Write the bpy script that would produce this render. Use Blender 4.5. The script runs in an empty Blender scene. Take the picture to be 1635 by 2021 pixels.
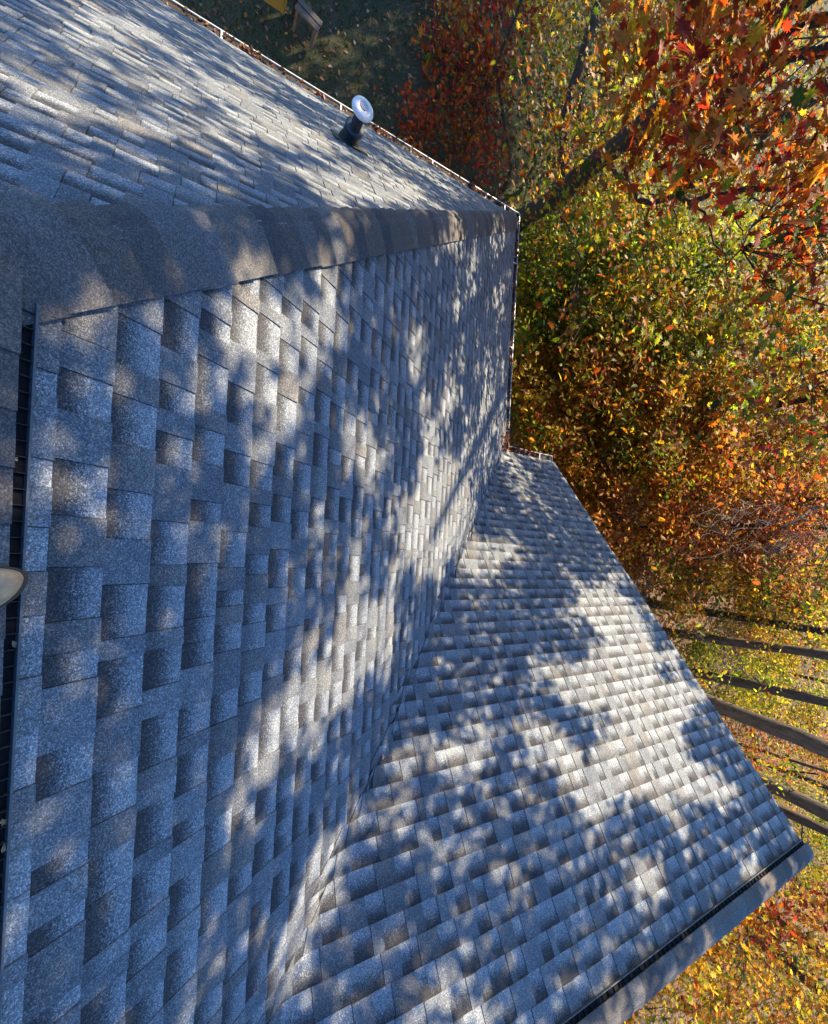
import bpy, bmesh, math, random
import numpy as np
from mathutils import Vector, Matrix, noise

random.seed(7)
rng = np.random.default_rng(11)
sc = bpy.context.scene
col = sc.collection

# ------------------------------------------------------------------ camera, sky, sun, exposure
PW, PH = 1635.0, 2021.0
F, CX, CY = 805.16, 817.5, 1087.35
R = np.array([[-0.0511948, 0.86771541, 0.4944179],
              [0.99868379, 0.04603118, 0.02262346],
              [-0.00312791, 0.49492534, -0.86892987]])
CAM = np.array([0.0, 0.29908573, 1.50469854])
cd = bpy.data.cameras.new('camera')
cam = bpy.data.objects.new('camera', cd)
col.objects.link(cam)
m = Matrix.Identity(4)
for i in range(3):
    m[i][0] = R[0][i]; m[i][1] = -R[1][i]; m[i][2] = -R[2][i]; m[i][3] = CAM[i]
cam.matrix_world = m
cd.sensor_fit = 'VERTICAL'
cd.sensor_height = 24.0
cd.lens = F / PH * 24.0
cd.shift_y = (CY - PH / 2) / PH
cd.clip_start = 0.02
cd.clip_end = 600
sc.camera = cam

SUN_EL, SUN_ROT = math.radians(35), math.radians(-47)
world = bpy.data.worlds.new('World')
sc.world = world
world.use_nodes = True
wn = world.node_tree
sky = wn.nodes.new('ShaderNodeTexSky')
sky.sky_type = 'NISHITA'
sky.sun_disc = False
sky.sun_elevation = SUN_EL
sky.sun_rotation = SUN_ROT
sky.air_density = 1.3
sky.ozone_density = 2.0
wb = wn.nodes.new('ShaderNodeMix'); wb.data_type = 'RGBA'; wb.blend_type = 'MULTIPLY'
wb.inputs[0].default_value = 1.0
wb.inputs[7].default_value = (0.52, 0.93, 1.42, 1)      # daylight white balance set for the warm sun: a clear deep blue sky
wn.links.new(sky.outputs[0], wb.inputs[6])
wn.links.new(wb.outputs[2], wn.nodes['Background'].inputs[0])
wn.nodes['Background'].inputs[1].default_value = 0.075
SUN = Vector((math.sin(SUN_ROT) * math.cos(SUN_EL), math.cos(SUN_ROT) * math.cos(SUN_EL), math.sin(SUN_EL)))
sl = bpy.data.lights.new('sun', 'SUN')
sl.energy = 4.9
sl.angle = math.radians(0.53)
sl.color = (1.0, 0.82, 0.54)
so = bpy.data.objects.new('sun', sl)
col.objects.link(so)
so.rotation_euler = SUN.to_track_quat('Z', 'Y').to_euler()
so.location = (-30, 30, 30)
sc.view_settings.view_transform = 'Standard'
sc.view_settings.look = 'None'
sc.view_settings.exposure = 1.72
sc.view_settings.gamma = 1.0
sc.view_settings.use_curve_mapping = False
sc.cycles.max_bounces = 7
sc.cycles.diffuse_bounces = 3
sc.cycles.transmission_bounces = 5
sc.cycles.use_denoising = True

# ------------------------------------------------------------------ helpers
def ray(x, y):
    return ((x - CX) / F) * R[0] + ((y - CY) / F) * R[1] + R[2]
def at(x, y, depth):
    return CAM + ray(x, y) * depth
def to_px(P):
    d = (np.asarray(P) - CAM) @ R.T
    z = np.where(d[..., 2] > 1e-3, d[..., 2], 1e-3)
    return CX + F * d[..., 0] / z, CY + F * d[..., 1] / z, d[..., 2]

def tag(o, label=None, cat=None, group=None, kind=None):
    if label: o['label'] = label
    if cat: o['category'] = cat
    if group: o['group'] = group
    if kind: o['kind'] = kind
    return o
def empty(name, loc=(0, 0, 0)):
    o = bpy.data.objects.new(name, None)
    col.objects.link(o); o.location = loc
    o.empty_display_size = 0.2
    return o
def link(name, me, parent=None, mat=None):
    o = bpy.data.objects.new(name, me)
    col.objects.link(o)
    if mat is not None and len(me.materials) == 0: me.materials.append(mat)
    if parent is not None:
        o.parent = parent
        o.matrix_parent_inverse = parent_inv(parent)
    return o
_inv = {}
def parent_inv(p):
    k = p.name
    if k not in _inv:
        mm = Matrix.Identity(4)
        q = p
        while q is not None:
            mm = q.matrix_basis @ mm if q is p else (q.matrix_basis @ q.matrix_parent_inverse) @ mm
            q = q.parent
        _inv[k] = Matrix.Translation(-p_world(p))
    return _inv[k]
def p_world(p):
    v = Vector(p.location)
    # every parent in this script is an unrotated, unscaled object placed in world coordinates
    return v
def mesh(name, verts, faces, mat=None, smooth=False):
    me = bpy.data.meshes.new(name)
    me.from_pydata([tuple(v) for v in verts], [], [tuple(f) for f in faces])
    me.update()
    if mat is not None: me.materials.append(mat)
    if smooth:
        me.polygons.foreach_set('use_smooth', [True] * len(me.polygons))
    return me

class MB:
    def __init__(s): s.v = []; s.f = []
    def add(s, vs, fs):
        b = len(s.v); s.v += [tuple(map(float, x)) for x in vs]; s.f += [tuple(b + i for i in f) for f in fs]
    def box(s, c, ax, ay, az):           # centre and three half-axis vectors
        c = np.array(c, float); ax, ay, az = (np.array(a, float) for a in (ax, ay, az))
        vs = [c + sx * ax + sy * ay + sz * az for sz in (-1, 1) for sy in (-1, 1) for sx in (-1, 1)]
        fs = [(0, 2, 3, 1), (4, 5, 7, 6), (0, 1, 5, 4), (2, 6, 7, 3), (0, 4, 6, 2), (1, 3, 7, 5)]
        if np.dot(np.cross(ax, ay), az) < 0: fs = [f[::-1] for f in fs]
        s.add(vs, fs)
    def tube(s, pts, rad, n=8, cap=True, rough=0.0):
        pts = [np.array(p, float) for p in pts]
        rings = []
        t0 = pts[1] - pts[0]; t0 /= np.linalg.norm(t0)
        a = np.cross(t0, [0, 0, 1.0]);
        if np.linalg.norm(a) < 1e-3: a = np.array([1.0, 0, 0])
        a /= np.linalg.norm(a)
        b0 = len(s.v)
        rg = [random.uniform(-1, 1) for _ in range(n)]
        for i, p in enumerate(pts):
            rg = [g_ * .75 + random.uniform(-.5, .5) for g_ in rg]
            t = pts[min(i + 1, len(pts) - 1)] - pts[max(i - 1, 0)]
            t = t / (np.linalg.norm(t) + 1e-9)
            a = a - t * np.dot(a, t); a /= (np.linalg.norm(a) + 1e-9)
            b = np.cross(t, a)
            r = rad[i]
            for k in range(n):
                an = 2 * math.pi * k / n
                q = p + (a * math.cos(an) + b * math.sin(an)) * r * (1 + rough * rg[k])
                s.v.append(tuple(q))
        for i in range(len(pts) - 1):
            for k in range(n):
                k2 = (k + 1) % n
                s.f.append((b0 + i * n + k, b0 + i * n + k2, b0 + (i + 1) * n + k2, b0 + (i + 1) * n + k))
        if cap:
            s.f.append(tuple(b0 + k for k in range(n))[::-1])
            s.f.append(tuple(b0 + (len(pts) - 1) * n + k for k in range(n)))
    def lathe(s, prof, c, axis=(0, 0, 1), n=32):
        ax = np.array(axis, float); ax /= np.linalg.norm(ax)
        a = np.cross(ax, [0, 1.0, 0]); a /= np.linalg.norm(a); b = np.cross(ax, a)
        b0 = len(s.v); c = np.array(c, float)
        for r, h in prof:
            for k in range(n):
                an = 2 * math.pi * k / n
                s.v.append(tuple(c + ax * h + (a * math.cos(an) + b * math.sin(an)) * r))
        for i in range(len(prof) - 1):
            for k in range(n):
                k2 = (k + 1) % n
                s.f.append((b0 + i * n + k, b0 + i * n + k2, b0 + (i + 1) * n + k2, b0 + (i + 1) * n + k))
        s.f.append(tuple(b0 + k for k in range(n))[::-1])
        s.f.append(tuple(b0 + (len(prof) - 1) * n + k for k in range(n)))
    def build(s, name, mat, parent=None, smooth=False):
        me = mesh(name, s.v, s.f, mat, smooth)
        return link(name, me, parent)

# ------------------------------------------------------------------ materials
def new_mat(name):
    m = bpy.data.materials.new(name); m.use_nodes = True
    nt = m.node_tree; nt.nodes.clear()
    out = nt.nodes.new('ShaderNodeOutputMaterial')
    return m, nt, out
def N(nt, t, **k):
    n = nt.nodes.new(t)
    for a, b in k.items(): setattr(n, a, b)
    return n
def ramp(nt, stops, interp='LINEAR'):
    r = nt.nodes.new('ShaderNodeValToRGB'); cr = r.color_ramp; cr.interpolation = interp
    while len(cr.elements) < len(stops): cr.elements.new(0.5)
    for e, (p, c) in zip(cr.elements, stops):
        e.position = p; e.color = (*c, 1) if len(c) == 3 else c
    return r
def math_n(nt, op, a, b=None, c=None, clamp=False):
    n = nt.nodes.new('ShaderNodeMath'); n.operation = op; n.use_clamp = clamp
    for i, v in enumerate((a, b, c)):
        if v is None: continue
        if isinstance(v, (int, float)): n.inputs[i].default_value = v
        else: nt.links.new(v, n.inputs[i])
    return n.outputs[0]
def mixc(nt, f, a, b, mode='MIX'):
    n = nt.nodes.new('ShaderNodeMix'); n.data_type = 'RGBA'; n.blend_type = mode
    for i, v in ((0, f), (6, a), (7, b)):
        if isinstance(v, (int, float)): n.inputs[i].default_value = v
        elif isinstance(v, tuple): n.inputs[i].default_value = (*v, 1) if len(v) == 3 else v
        else: nt.links.new(v, n.inputs[i])
    return n.outputs[2]

def noise_tex(nt, vec, scale, detail=2.0, rough=0.5):
    n = nt.nodes.new('ShaderNodeTexNoise'); n.inputs['Scale'].default_value = scale
    n.inputs['Detail'].default_value = detail; n.inputs['Roughness'].default_value = rough
    if vec is not None: nt.links.new(vec, n.inputs['Vector'])
    return n.outputs['Fac']

def principled(name, color, rough=0.6, metal=0.0, spec=0.5, noise_amt=0.0, nscale=20.0, bump=0.0, bscale=60.0):
    m, nt, out = new_mat(name)
    p = N(nt, 'ShaderNodeBsdfPrincipled')
    p.inputs['Roughness'].default_value = rough
    p.inputs['Metallic'].default_value = metal
    p.inputs['Specular IOR Level'].default_value = spec
    g = N(nt, 'ShaderNodeNewGeometry')
    if noise_amt > 0:
        f = noise_tex(nt, g.outputs['Position'], nscale, 4, 0.6)
        r = ramp(nt, [(0.3, tuple(c * (1 - noise_amt) for c in color)), (0.7, tuple(min(1, c * (1 + noise_amt)) for c in color))])
        nt.links.new(f, r.inputs[0]); nt.links.new(r.outputs[0], p.inputs['Base Color'])
    else:
        p.inputs['Base Color'].default_value = (*color, 1)
    if bump > 0:
        b = N(nt, 'ShaderNodeBump'); b.inputs['Strength'].default_value = bump; b.inputs['Distance'].default_value = 0.01
        nt.links.new(noise_tex(nt, g.outputs['Position'], bscale, 3, 0.6), b.inputs['Height'])
        nt.links.new(b.outputs[0], p.inputs['Normal'])
    nt.links.new(p.outputs[0], out.inputs[0])
    return m

def granules(nt, pos):
    """fine mineral granule pattern, 0..1, two sizes"""
    v1 = N(nt, 'ShaderNodeTexVoronoi'); v1.inputs['Scale'].default_value = 420.0
    nt.links.new(pos, v1.inputs['Vector'])
    s = N(nt, 'ShaderNodeSeparateColor'); nt.links.new(v1.outputs['Color'], s.inputs[0])
    v2 = N(nt, 'ShaderNodeTexVoronoi'); v2.inputs['Scale'].default_value = 260.0
    nt.links.new(pos, v2.inputs['Vector'])
    s2 = N(nt, 'ShaderNodeSeparateColor'); nt.links.new(v2.outputs['Color'], s2.inputs[0])
    n2 = noise_tex(nt, pos, 120.0, 2, 0.7)
    a = math_n(nt, 'MULTIPLY', s.outputs[0], 0.5)
    a = math_n(nt, 'ADD', a, math_n(nt, 'MULTIPLY', s2.outputs[0], 0.38))
    b = math_n(nt, 'MULTIPLY_ADD', n2, 0.5, -0.20)
    return math_n(nt, 'ADD', a, b), s.outputs[1]

def shingle_material():
    m, nt, out = new_mat('laminated_asphalt_shingle')
    p = N(nt, 'ShaderNodeBsdfPrincipled')
    g = N(nt, 'ShaderNodeNewGeometry')
    at_ = N(nt, 'ShaderNodeAttribute', attribute_name='tone')
    sep = N(nt, 'ShaderNodeSeparateColor'); nt.links.new(at_.outputs['Color'], sep.inputs[0])
    oi = N(nt, 'ShaderNodeObjectInfo')
    gr, gr2 = granules(nt, g.outputs['Position'])
    grad, rnd, tab = sep.outputs[0], sep.outputs[1], sep.outputs[2]
    rnd2 = math_n(nt, 'FRACT', math_n(nt, 'ADD', rnd, math_n(nt, 'MULTIPLY', oi.outputs['Random'], 3.7)))
    # recessed tab: printed shadow band next to the course above, fading into pale granules
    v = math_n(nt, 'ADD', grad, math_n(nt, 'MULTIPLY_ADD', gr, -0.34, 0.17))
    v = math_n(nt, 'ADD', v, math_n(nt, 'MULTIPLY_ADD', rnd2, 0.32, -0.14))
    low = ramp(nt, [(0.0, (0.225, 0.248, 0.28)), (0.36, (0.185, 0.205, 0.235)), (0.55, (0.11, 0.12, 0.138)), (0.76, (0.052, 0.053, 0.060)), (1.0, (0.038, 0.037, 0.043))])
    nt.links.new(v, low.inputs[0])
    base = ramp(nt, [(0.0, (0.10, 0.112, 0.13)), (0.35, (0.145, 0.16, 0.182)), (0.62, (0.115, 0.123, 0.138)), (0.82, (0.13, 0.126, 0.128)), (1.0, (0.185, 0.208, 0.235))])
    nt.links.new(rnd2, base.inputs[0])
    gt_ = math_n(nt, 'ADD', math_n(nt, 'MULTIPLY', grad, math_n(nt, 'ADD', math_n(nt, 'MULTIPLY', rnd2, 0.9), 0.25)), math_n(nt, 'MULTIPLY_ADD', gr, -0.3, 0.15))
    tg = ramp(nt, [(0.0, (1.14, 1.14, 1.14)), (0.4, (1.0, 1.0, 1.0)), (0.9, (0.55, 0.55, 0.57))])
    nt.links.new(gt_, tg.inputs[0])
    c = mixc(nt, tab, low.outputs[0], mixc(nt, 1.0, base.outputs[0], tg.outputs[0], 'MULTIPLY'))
    sp = ramp(nt, [(0.0, (0.45, 0.45, 0.47)), (0.38, (0.72, 0.72, 0.73)), (0.55, (1.0, 1.0, 1.0)), (0.75, (1.8, 1.8, 1.76)), (1.0, (3.0, 3.0, 2.9))])
    nt.links.new(gr, sp.inputs[0])
    c = mixc(nt, 1.0, c, sp.outputs[0], 'MULTIPLY')
    # big soft blend drift
    drift = noise_tex(nt, g.outputs['Position'], 1.6, 3, 0.6)
    dr = ramp(nt, [(0.3, (0.84, 0.86, 0.9)), (0.7, (1.14, 1.12, 1.1))])
    nt.links.new(drift, dr.inputs[0])
    c = mixc(nt, 1.0, c, dr.outputs[0], 'MULTIPLY')
    nt.links.new(c, p.inputs['Base Color'])
    p.inputs['Roughness'].default_value = 0.82
    p.inputs['Specular IOR Level'].default_value = 0.35
    b = N(nt, 'ShaderNodeBump'); b.inputs['Strength'].default_value = 0.55; b.inputs['Distance'].default_value = 0.0025
    nt.links.new(gr, b.inputs['Height']); nt.links.new(b.outputs[0], p.inputs['Normal'])
    nt.links.new(p.outputs[0], out.inputs[0])
    return m

def cap_material():
    m, nt, out = new_mat('cap_shingle_granules')
    p = N(nt, 'ShaderNodeBsdfPrincipled')
    g = N(nt, 'ShaderNodeNewGeometry')
    oi = N(nt, 'ShaderNodeObjectInfo')
    gr, gr2 = granules(nt, g.outputs['Position'])
    big = noise_tex(nt, g.outputs['Position'], 7.0, 3, 0.6)
    f = math_n(nt, 'ADD', math_n(nt, 'MULTIPLY', oi.outputs['Random'], 0.85), math_n(nt, 'MULTIPLY', big, 0.3))
    base = ramp(nt, [(0.1, (0.062, 0.062, 0.072)), (0.4, (0.092, 0.087, 0.09)), (0.6, (0.118, 0.10, 0.09)), (0.95, (0.128, 0.132, 0.142))])
    nt.links.new(f, base.inputs[0])
    sp = ramp(nt, [(0.0, (0.45, 0.45, 0.47)), (0.38, (0.72, 0.72, 0.73)), (0.55, (1.0, 1.0, 1.0)), (0.75, (1.6, 1.57, 1.5)), (1.0, (2.3, 2.25, 2.1))])
    nt.links.new(gr, sp.inputs[0])
    c = mixc(nt, 1.0, base.outputs[0], sp.outputs[0], 'MULTIPLY')
    nt.links.new(c, p.inputs['Base Color'])
    p.inputs['Roughness'].default_value = 0.85
    p.inputs['Specular IOR Level'].default_value = 0.3
    b = N(nt, 'ShaderNodeBump'); b.inputs['Strength'].default_value = 0.6; b.inputs['Distance'].default_value = 0.003
    nt.links.new(gr, b.inputs['Height']); nt.links.new(b.outputs[0], p.inputs['Normal'])
    nt.links.new(p.outputs[0], out.inputs[0])
    return m

def leaf_material(name, attr=True, palette=None, trans=0.62):
    m, nt, out = new_mat(name)
    g = N(nt, 'ShaderNodeNewGeometry')
    if attr:
        c = N(nt, 'ShaderNodeAttribute', attribute_name='tint').outputs['Color']
    else:
        oi = N(nt, 'ShaderNodeObjectInfo')
        r = ramp(nt, [((i + 0.001) / len(palette), p) for i, p in enumerate(palette)], 'CONSTANT')
        nt.links.new(oi.outputs['Random'], r.inputs[0]); c = r.outputs[0]
    # blotches of colour within a leaf
    n = noise_tex(nt, g.outputs['Position'], 28.0, 2, 0.6)
    rr = ramp(nt, [(0.3, (0.62, 0.66, 0.7)), (0.7, (1.2, 1.15, 1.1))]); nt.links.new(n, rr.inputs[0])
    c = mixc(nt, 1.0, c, rr.outputs[0], 'MULTIPLY')
    d = N(nt, 'ShaderNodeBsdfPrincipled'); d.inputs['Roughness'].default_value = 0.5
    d.inputs['Specular IOR Level'].default_value = 0.25
    nt.links.new(c, d.inputs['Base Color'])
    t = N(nt, 'ShaderNodeBsdfTranslucent'); nt.links.new(mixc(nt, 1.0, c, (1.45, 1.4, 1.15), 'MULTIPLY'), t.inputs['Color'])
    mx = N(nt, 'ShaderNodeMixShader'); mx.inputs[0].default_value = trans
    nt.links.new(d.outputs[0], mx.inputs[1]); nt.links.new(t.outputs[0], mx.inputs[2])
    nt.links.new(mx.outputs[0], out.inputs[0])
    return m

def bark_material(name, c1, c2):
    m, nt, out = new_mat(name)
    p = N(nt, 'ShaderNodeBsdfPrincipled'); p.inputs['Roughness'].default_value = 0.9
    g = N(nt, 'ShaderNodeNewGeometry')
    mp = N(nt, 'ShaderNodeMapping'); mp.inputs['Scale'].default_value = (1, 1, 0.22)
    nt.links.new(g.outputs['Position'], mp.inputs[0])
    f = noise_tex(nt, mp.outputs[0], 22.0, 5, 0.7)
    r = ramp(nt, [(0.3, c1), (0.65, c2)]); nt.links.new(f, r.inputs[0])
    nt.links.new(r.outputs[0], p.inputs['Base Color'])
    b = N(nt, 'ShaderNodeBump'); b.inputs['Strength'].default_value = 0.9; b.inputs['Distance'].default_value = 0.03
    nt.links.new(f, b.inputs['Height']); nt.links.new(b.outputs[0], p.inputs['Normal'])
    nt.links.new(p.outputs[0], out.inputs[0])
    return m

def ground_material():
    m, nt, out = new_mat('lawn_and_leaf_mould')
    p = N(nt, 'ShaderNodeBsdfPrincipled'); p.inputs['Roughness'].default_value = 0.95
    g = N(nt, 'ShaderNodeNewGeometry')
    pos = g.outputs['Position']
    big = noise_tex(nt, pos, 0.35, 3, 0.6)
    fine = noise_tex(nt, pos, 26.0, 4, 0.75)
    grass = ramp(nt, [(0.3, (0.008, 0.010, 0.003)), (0.55, (0.030, 0.036, 0.009)), (0.75, (0.12, 0.13, 0.03))]); nt.links.new(fine, grass.inputs[0])
    mould = ramp(nt, [(0.3, (0.05, 0.026, 0.015)), (0.52, (0.17, 0.10, 0.058)), (0.72, (0.36, 0.23, 0.15))]); nt.links.new(fine, mould.inputs[0])
    sep = N(nt, 'ShaderNodeSeparateXYZ'); nt.links.new(pos, sep.inputs[0])
    # the lawn lies beside the house, leaf mould begins at the wood's edge
    edge = math_n(nt, 'ADD', sep.outputs[0], math_n(nt, 'MULTIPLY', sep.outputs[1], 0.35))
    edge = math_n(nt, 'ADD', edge, math_n(nt, 'MULTIPLY', big, 5.0))
    f = math_n(nt, 'MULTIPLY_ADD', edge, 0.35, 1.6, clamp=True)
    patch = ramp(nt, [(0.42, (0, 0, 0)), (0.6, (1, 1, 1))]); nt.links.new(noise_tex(nt, pos, 1.4, 4, 0.7), patch.inputs[0])
    f2 = math_n(nt, 'MAXIMUM', f, math_n(nt, 'MULTIPLY', patch.outputs[0], 0.14))
    c = mixc(nt, f2, grass.outputs[0], mould.outputs[0])
    nt.links.new(c, p.inputs['Base Color'])
    b = N(nt, 'ShaderNodeBump'); b.inputs['Strength'].default_value = 0.8; b.inputs['Distance'].default_value = 0.03
    nt.links.new(fine, b.inputs['Height']); nt.links.new(b.outputs[0], p.inputs['Normal'])
    nt.links.new(p.outputs[0], out.inputs[0])
    return m

M = {}
M['shingle'] = shingle_material()
M['cap'] = cap_material()
M['black_plastic'] = principled('black_vent_plastic', (0.006, 0.006, 0.008), 0.7, spec=0.12, noise_amt=0.5, nscale=40)
M['vent_lip'] = principled('grey_vent_lip', (0.09, 0.10, 0.115), 0.7, noise_amt=0.25, nscale=60)
M['shade_fill'] = principled('dark_gutter_shade', (0.035, 0.024, 0.016), 0.9, noise_amt=0.5, nscale=40, bump=0.5)  # shade inside the gutters, put in as a dark colour
M['rib'] = principled('dark_vent_rib', (0.03, 0.031, 0.034), 0.7, spec=0.2, noise_amt=0.4, nscale=50)
M['gutter'] = principled('white_gutter_enamel', (0.5, 0.51, 0.53), 0.35, noise_amt=0.12, nscale=9)
M['felt'] = principled('dark_roof_felt', (0.05, 0.05, 0.055), 0.9, noise_amt=0.3)
M['fascia'] = principled('white_fascia_paint', (0.72, 0.72, 0.70), 0.5, noise_amt=0.08)
M['siding'] = principled('beige_siding', (0.50, 0.46, 0.38), 0.6, noise_amt=0.08)
M['rubber'] = principled('black_rubber', (0.018, 0.02, 0.024), 0.6, noise_amt=0.35, nscale=30, bump=0.3)
M['collar'] = principled('weathered_rubber_collar', (0.045, 0.055, 0.08), 0.55, noise_amt=0.3, nscale=50)
M['pvc'] = principled('white_pvc', (0.80, 0.82, 0.85), 0.4, noise_amt=0.05)
M['slot'] = principled('dark_slot', (0.03, 0.03, 0.035), 0.7)
M['leather'] = principled('tan_suede', (0.56, 0.33, 0.18), 0.85, noise_amt=0.25, nscale=35, bump=0.25, bscale=220)
M['sole'] = principled('brown_sole_welt', (0.11, 0.065, 0.04), 0.7, noise_amt=0.2)
M['denim'] = principled('blue_denim', (0.05, 0.08, 0.15), 0.9, noise_amt=0.25, nscale=300)
M['wood'] = principled('weathered_plank', (0.12, 0.095, 0.072), 0.85, noise_amt=0.3, nscale=14)
M['yellow'] = principled('yellow_plastic', (0.30, 0.17, 0.012), 0.4, noise_amt=0.08)
M['dark_wood'] = principled('dark_stained_timber', (0.05, 0.035, 0.022), 0.8, noise_amt=0.4, nscale=12)
M['leaf'] = leaf_material('autumn_leaf')
M['litter'] = leaf_material('dry_leaf', trans=0.2)
M['bark_dark'] = bark_material('dark_oak_bark', (0.014, 0.011, 0.008), (0.06, 0.045, 0.034))
M['bark_grey'] = bark_material('grey_bark', (0.022, 0.017, 0.013), (0.12, 0.09, 0.068))
M['ground'] = ground_material()

# ------------------------------------------------------------------ ground and sky-side setting
GZ = -7.6
def ground_h(x, y):
    return GZ + 0.18 * math.sin(x * 0.21 + 1.3) * math.cos(y * 0.17) + 0.02 * (y - 8 if y > 8 else 0)
gx = np.concatenate([np.linspace(-250, -40, 8), np.linspace(-36, 36, 73), np.linspace(40, 250, 8)])
gy = np.concatenate([np.linspace(-250, -30, 8), np.linspace(-26, 60, 87), np.linspace(64, 250, 8)])
gv = [(x, y, ground_h(x, min(y, 60))) for y in gy for x in gx]
nx = len(gx)
gf = [(j * nx + i, j * nx + i + 1, (j + 1) * nx + i + 1, (j + 1) * nx + i) for j in range(len(gy) - 1) for i in range(nx - 1)]
g = link('ground', mesh('ground', gv, gf, M['ground'], True))
tag(g, 'leaf strewn lawn and forest floor far below the eaves', kind='structure')

# ------------------------------------------------------------------ roof geometry
P_ = 0.6612
cp, sp_ = math.cos(P_), math.sin(P_)
T = math.tan(P_)
YE = 5.17; ZE = -T * YE
YR, ZR = -0.213, 0.166
HX = -0.87                       # hip: X = HX - Y on the main slope
VC = 3.298                       # valley: X + Y = VC
XW, ZW = 3.1, T * (3.1 + 1.872) + ZE
XWE = -1.872
RAKE = 6.436
EXPO = 0.143

class Frame:
    def __init__(s, O, U, S, Nn):
        s.O, s.U, s.S, s.N = (np.array(a, float) for a in (O, U, S, Nn))
        s.flip = np.dot(np.cross(s.U, s.S), s.N) < 0
    def p(s, u, v, h): return s.O + u * s.U + v * s.S + h * s.N
FM = Frame((0, 0, 0), (1, 0, 0), (0, cp, -sp_), (0, sp_, cp))
FL = Frame((HX, 0, 0), (0, 1, 0), (-cp, 0, -sp_), (-sp_, 0, cp))
FWL = Frame((XW, 0, ZW), (0, 1, 0), (-cp, 0, -sp_), (-sp_, 0, cp))
FWR = Frame((XW, 0, ZW), (0, 1, 0), (cp, 0, -sp_), (sp_, 0, cp))

house = tag(empty('house', (0, 2, GZ)), 'steep hip roofed house under dappled grey laminated shingles, wing with ridge vent at right', 'house')

# valley fold: wing local (u, s) beyond the valley is laid over on the main slope
vdir = np.array([-1, 1, -T]); vdir /= np.linalg.norm(vdir)
V0 = np.array([XW, VC - XW, -T * (VC - XW)])
pw = np.cross(vdir, FWL.N); pw /= np.linalg.norm(pw)
if pw @ np.array([1.0, 0, 0]) < 0: pw = -pw
pm = np.cross(vdir, FM.N); pm /= np.linalg.norm(pm)
if pm @ np.array([-1.0, 0, 0]) < 0: pm = -pm
def fold_b(u, s):
    d = FWL.p(u, s, 0) - V0
    return d @ pw
def fold_map(u, s, h):
    d = FWL.p(u, s, 0) - V0
    a, b = d @ vdir, d @ pw
    k = 0.05                                   # soft crease
    lift = 0.009 * math.exp(-(b / 0.06) ** 2)
    if b >= 0:
        return V0 + a * vdir + b * pw + (h) * FWL.N + lift * (FWL.N + FM.N) * 0.5
    return V0 + a * vdir - b * pm + (h + 0.008) * FM.N + lift * (FWL.N + FM.N) * 0.5

def clip(poly, a, b, c):
    """keep a*u + b*s <= c"""
    out = []
    n = len(poly)
    for i in range(n):
        p, q = poly[i], poly[(i + 1) % n]
        dp, dq = a * p[0] + b * p[1] - c, a * q[0] + b * q[1] - c
        if dp <= 0: out.append(p)
        if (dp < 0 < dq) or (dq < 0 < dp):
            t = dp / (dp - dq); out.append((p[0] + t * (q[0] - p[0]), p[1] + t * (q[1] - p[1])))
    return out

def seg_layout(r):
    """splits of one shingle strip: list of (u0, u1, is_tab, tone)"""
    L = 1.0; u = 0.0; out = []; tab = r.random() < 0.5
    while u < L - 1e-6:
        w = r.choice((r.uniform(.05, .10), r.uniform(.10, .20), r.uniform(.10, .17))) if tab else r.choice((r.uniform(.06, .11), r.uniform(.11, .19), r.uniform(.12, .17)))
        if L - (u + w) < 0.06: w = L - u
        if r.random() < 0.12 and w > 0.1:        # two pieces of one level side by side
            out.append((u, u + w * 0.5, tab, r.random())); out.append((u + w * 0.5, u + w, tab, r.random()))
        else:
            out.append((u, u + w, tab, r.random()))
        u += w; tab = not tab
    return out

def emit_poly(V, Fc, C, poly, s0, s1, tab, tone, mp, flip, hoff=0.0):
    if len(poly) < 3: return
    def h(s): return 0.0015 + (0.0085 if tab else 0.0045) * max(0.0, (s - s0) / (s1 - s0)) + (0.0028 if tab else 0) + hoff
    n = len(poly); b = len(V)
    for u, s in poly:
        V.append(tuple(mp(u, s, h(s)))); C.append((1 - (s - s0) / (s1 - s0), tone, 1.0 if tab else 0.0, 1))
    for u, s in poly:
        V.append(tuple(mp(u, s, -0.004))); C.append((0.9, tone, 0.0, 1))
    top = tuple(range(b, b + n))
    Fc.append(top if not flip else top[::-1])
    for i in range(n):
        j = (i + 1) % n
        if abs(poly[i][1] - s0) < 1e-6 and abs(poly[j][1] - s0) < 1e-6: continue
        q = (b + i, b + n + i, b + n + j, b + j)
        Fc.append(q if not flip else q[::-1])

def shingle_mesh(name, V, Fc, C):
    me = mesh(name, V, Fc, M['shingle'])
    a = me.color_attributes.new('tone', 'FLOAT_COLOR', 'POINT')
    a.data.foreach_set('color', np.array(C, dtype=np.float32).ravel())
    return me

variants = {}
def variant(flip, i):
    if (flip, i) not in variants:
        r = random.Random(100 + i)
        V, Fc, C = [], [], []
        for (a, b, tab, tone) in seg_layout(r):
            g_ = 0.0008
            poly = [(a + (0.0015 if a == 0 else g_), 0), (b - (0.0015 if b >= 0.999 else g_), 0), (b - (0.0015 if b >= 0.999 else g_), EXPO + r.uniform(-.0015, .0015)), (a + (0.0015 if a == 0 else g_), EXPO + r.uniform(-.0015, .0015))]
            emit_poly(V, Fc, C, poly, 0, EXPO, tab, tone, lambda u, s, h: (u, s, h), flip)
        variants[(flip, i)] = shingle_mesh('shingle', V, Fc, C)
    return variants[(flip, i)]

def frame_matrix(fr, u, s):
    o = fr.p(u, s, 0)
    mm = Matrix.Identity(4)
    for i in range(3):
        mm[i][0] = fr.U[i]; mm[i][1] = fr.S[i]; mm[i][2] = fr.N[i]; mm[i][3] = o[i]
    return mm

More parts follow.
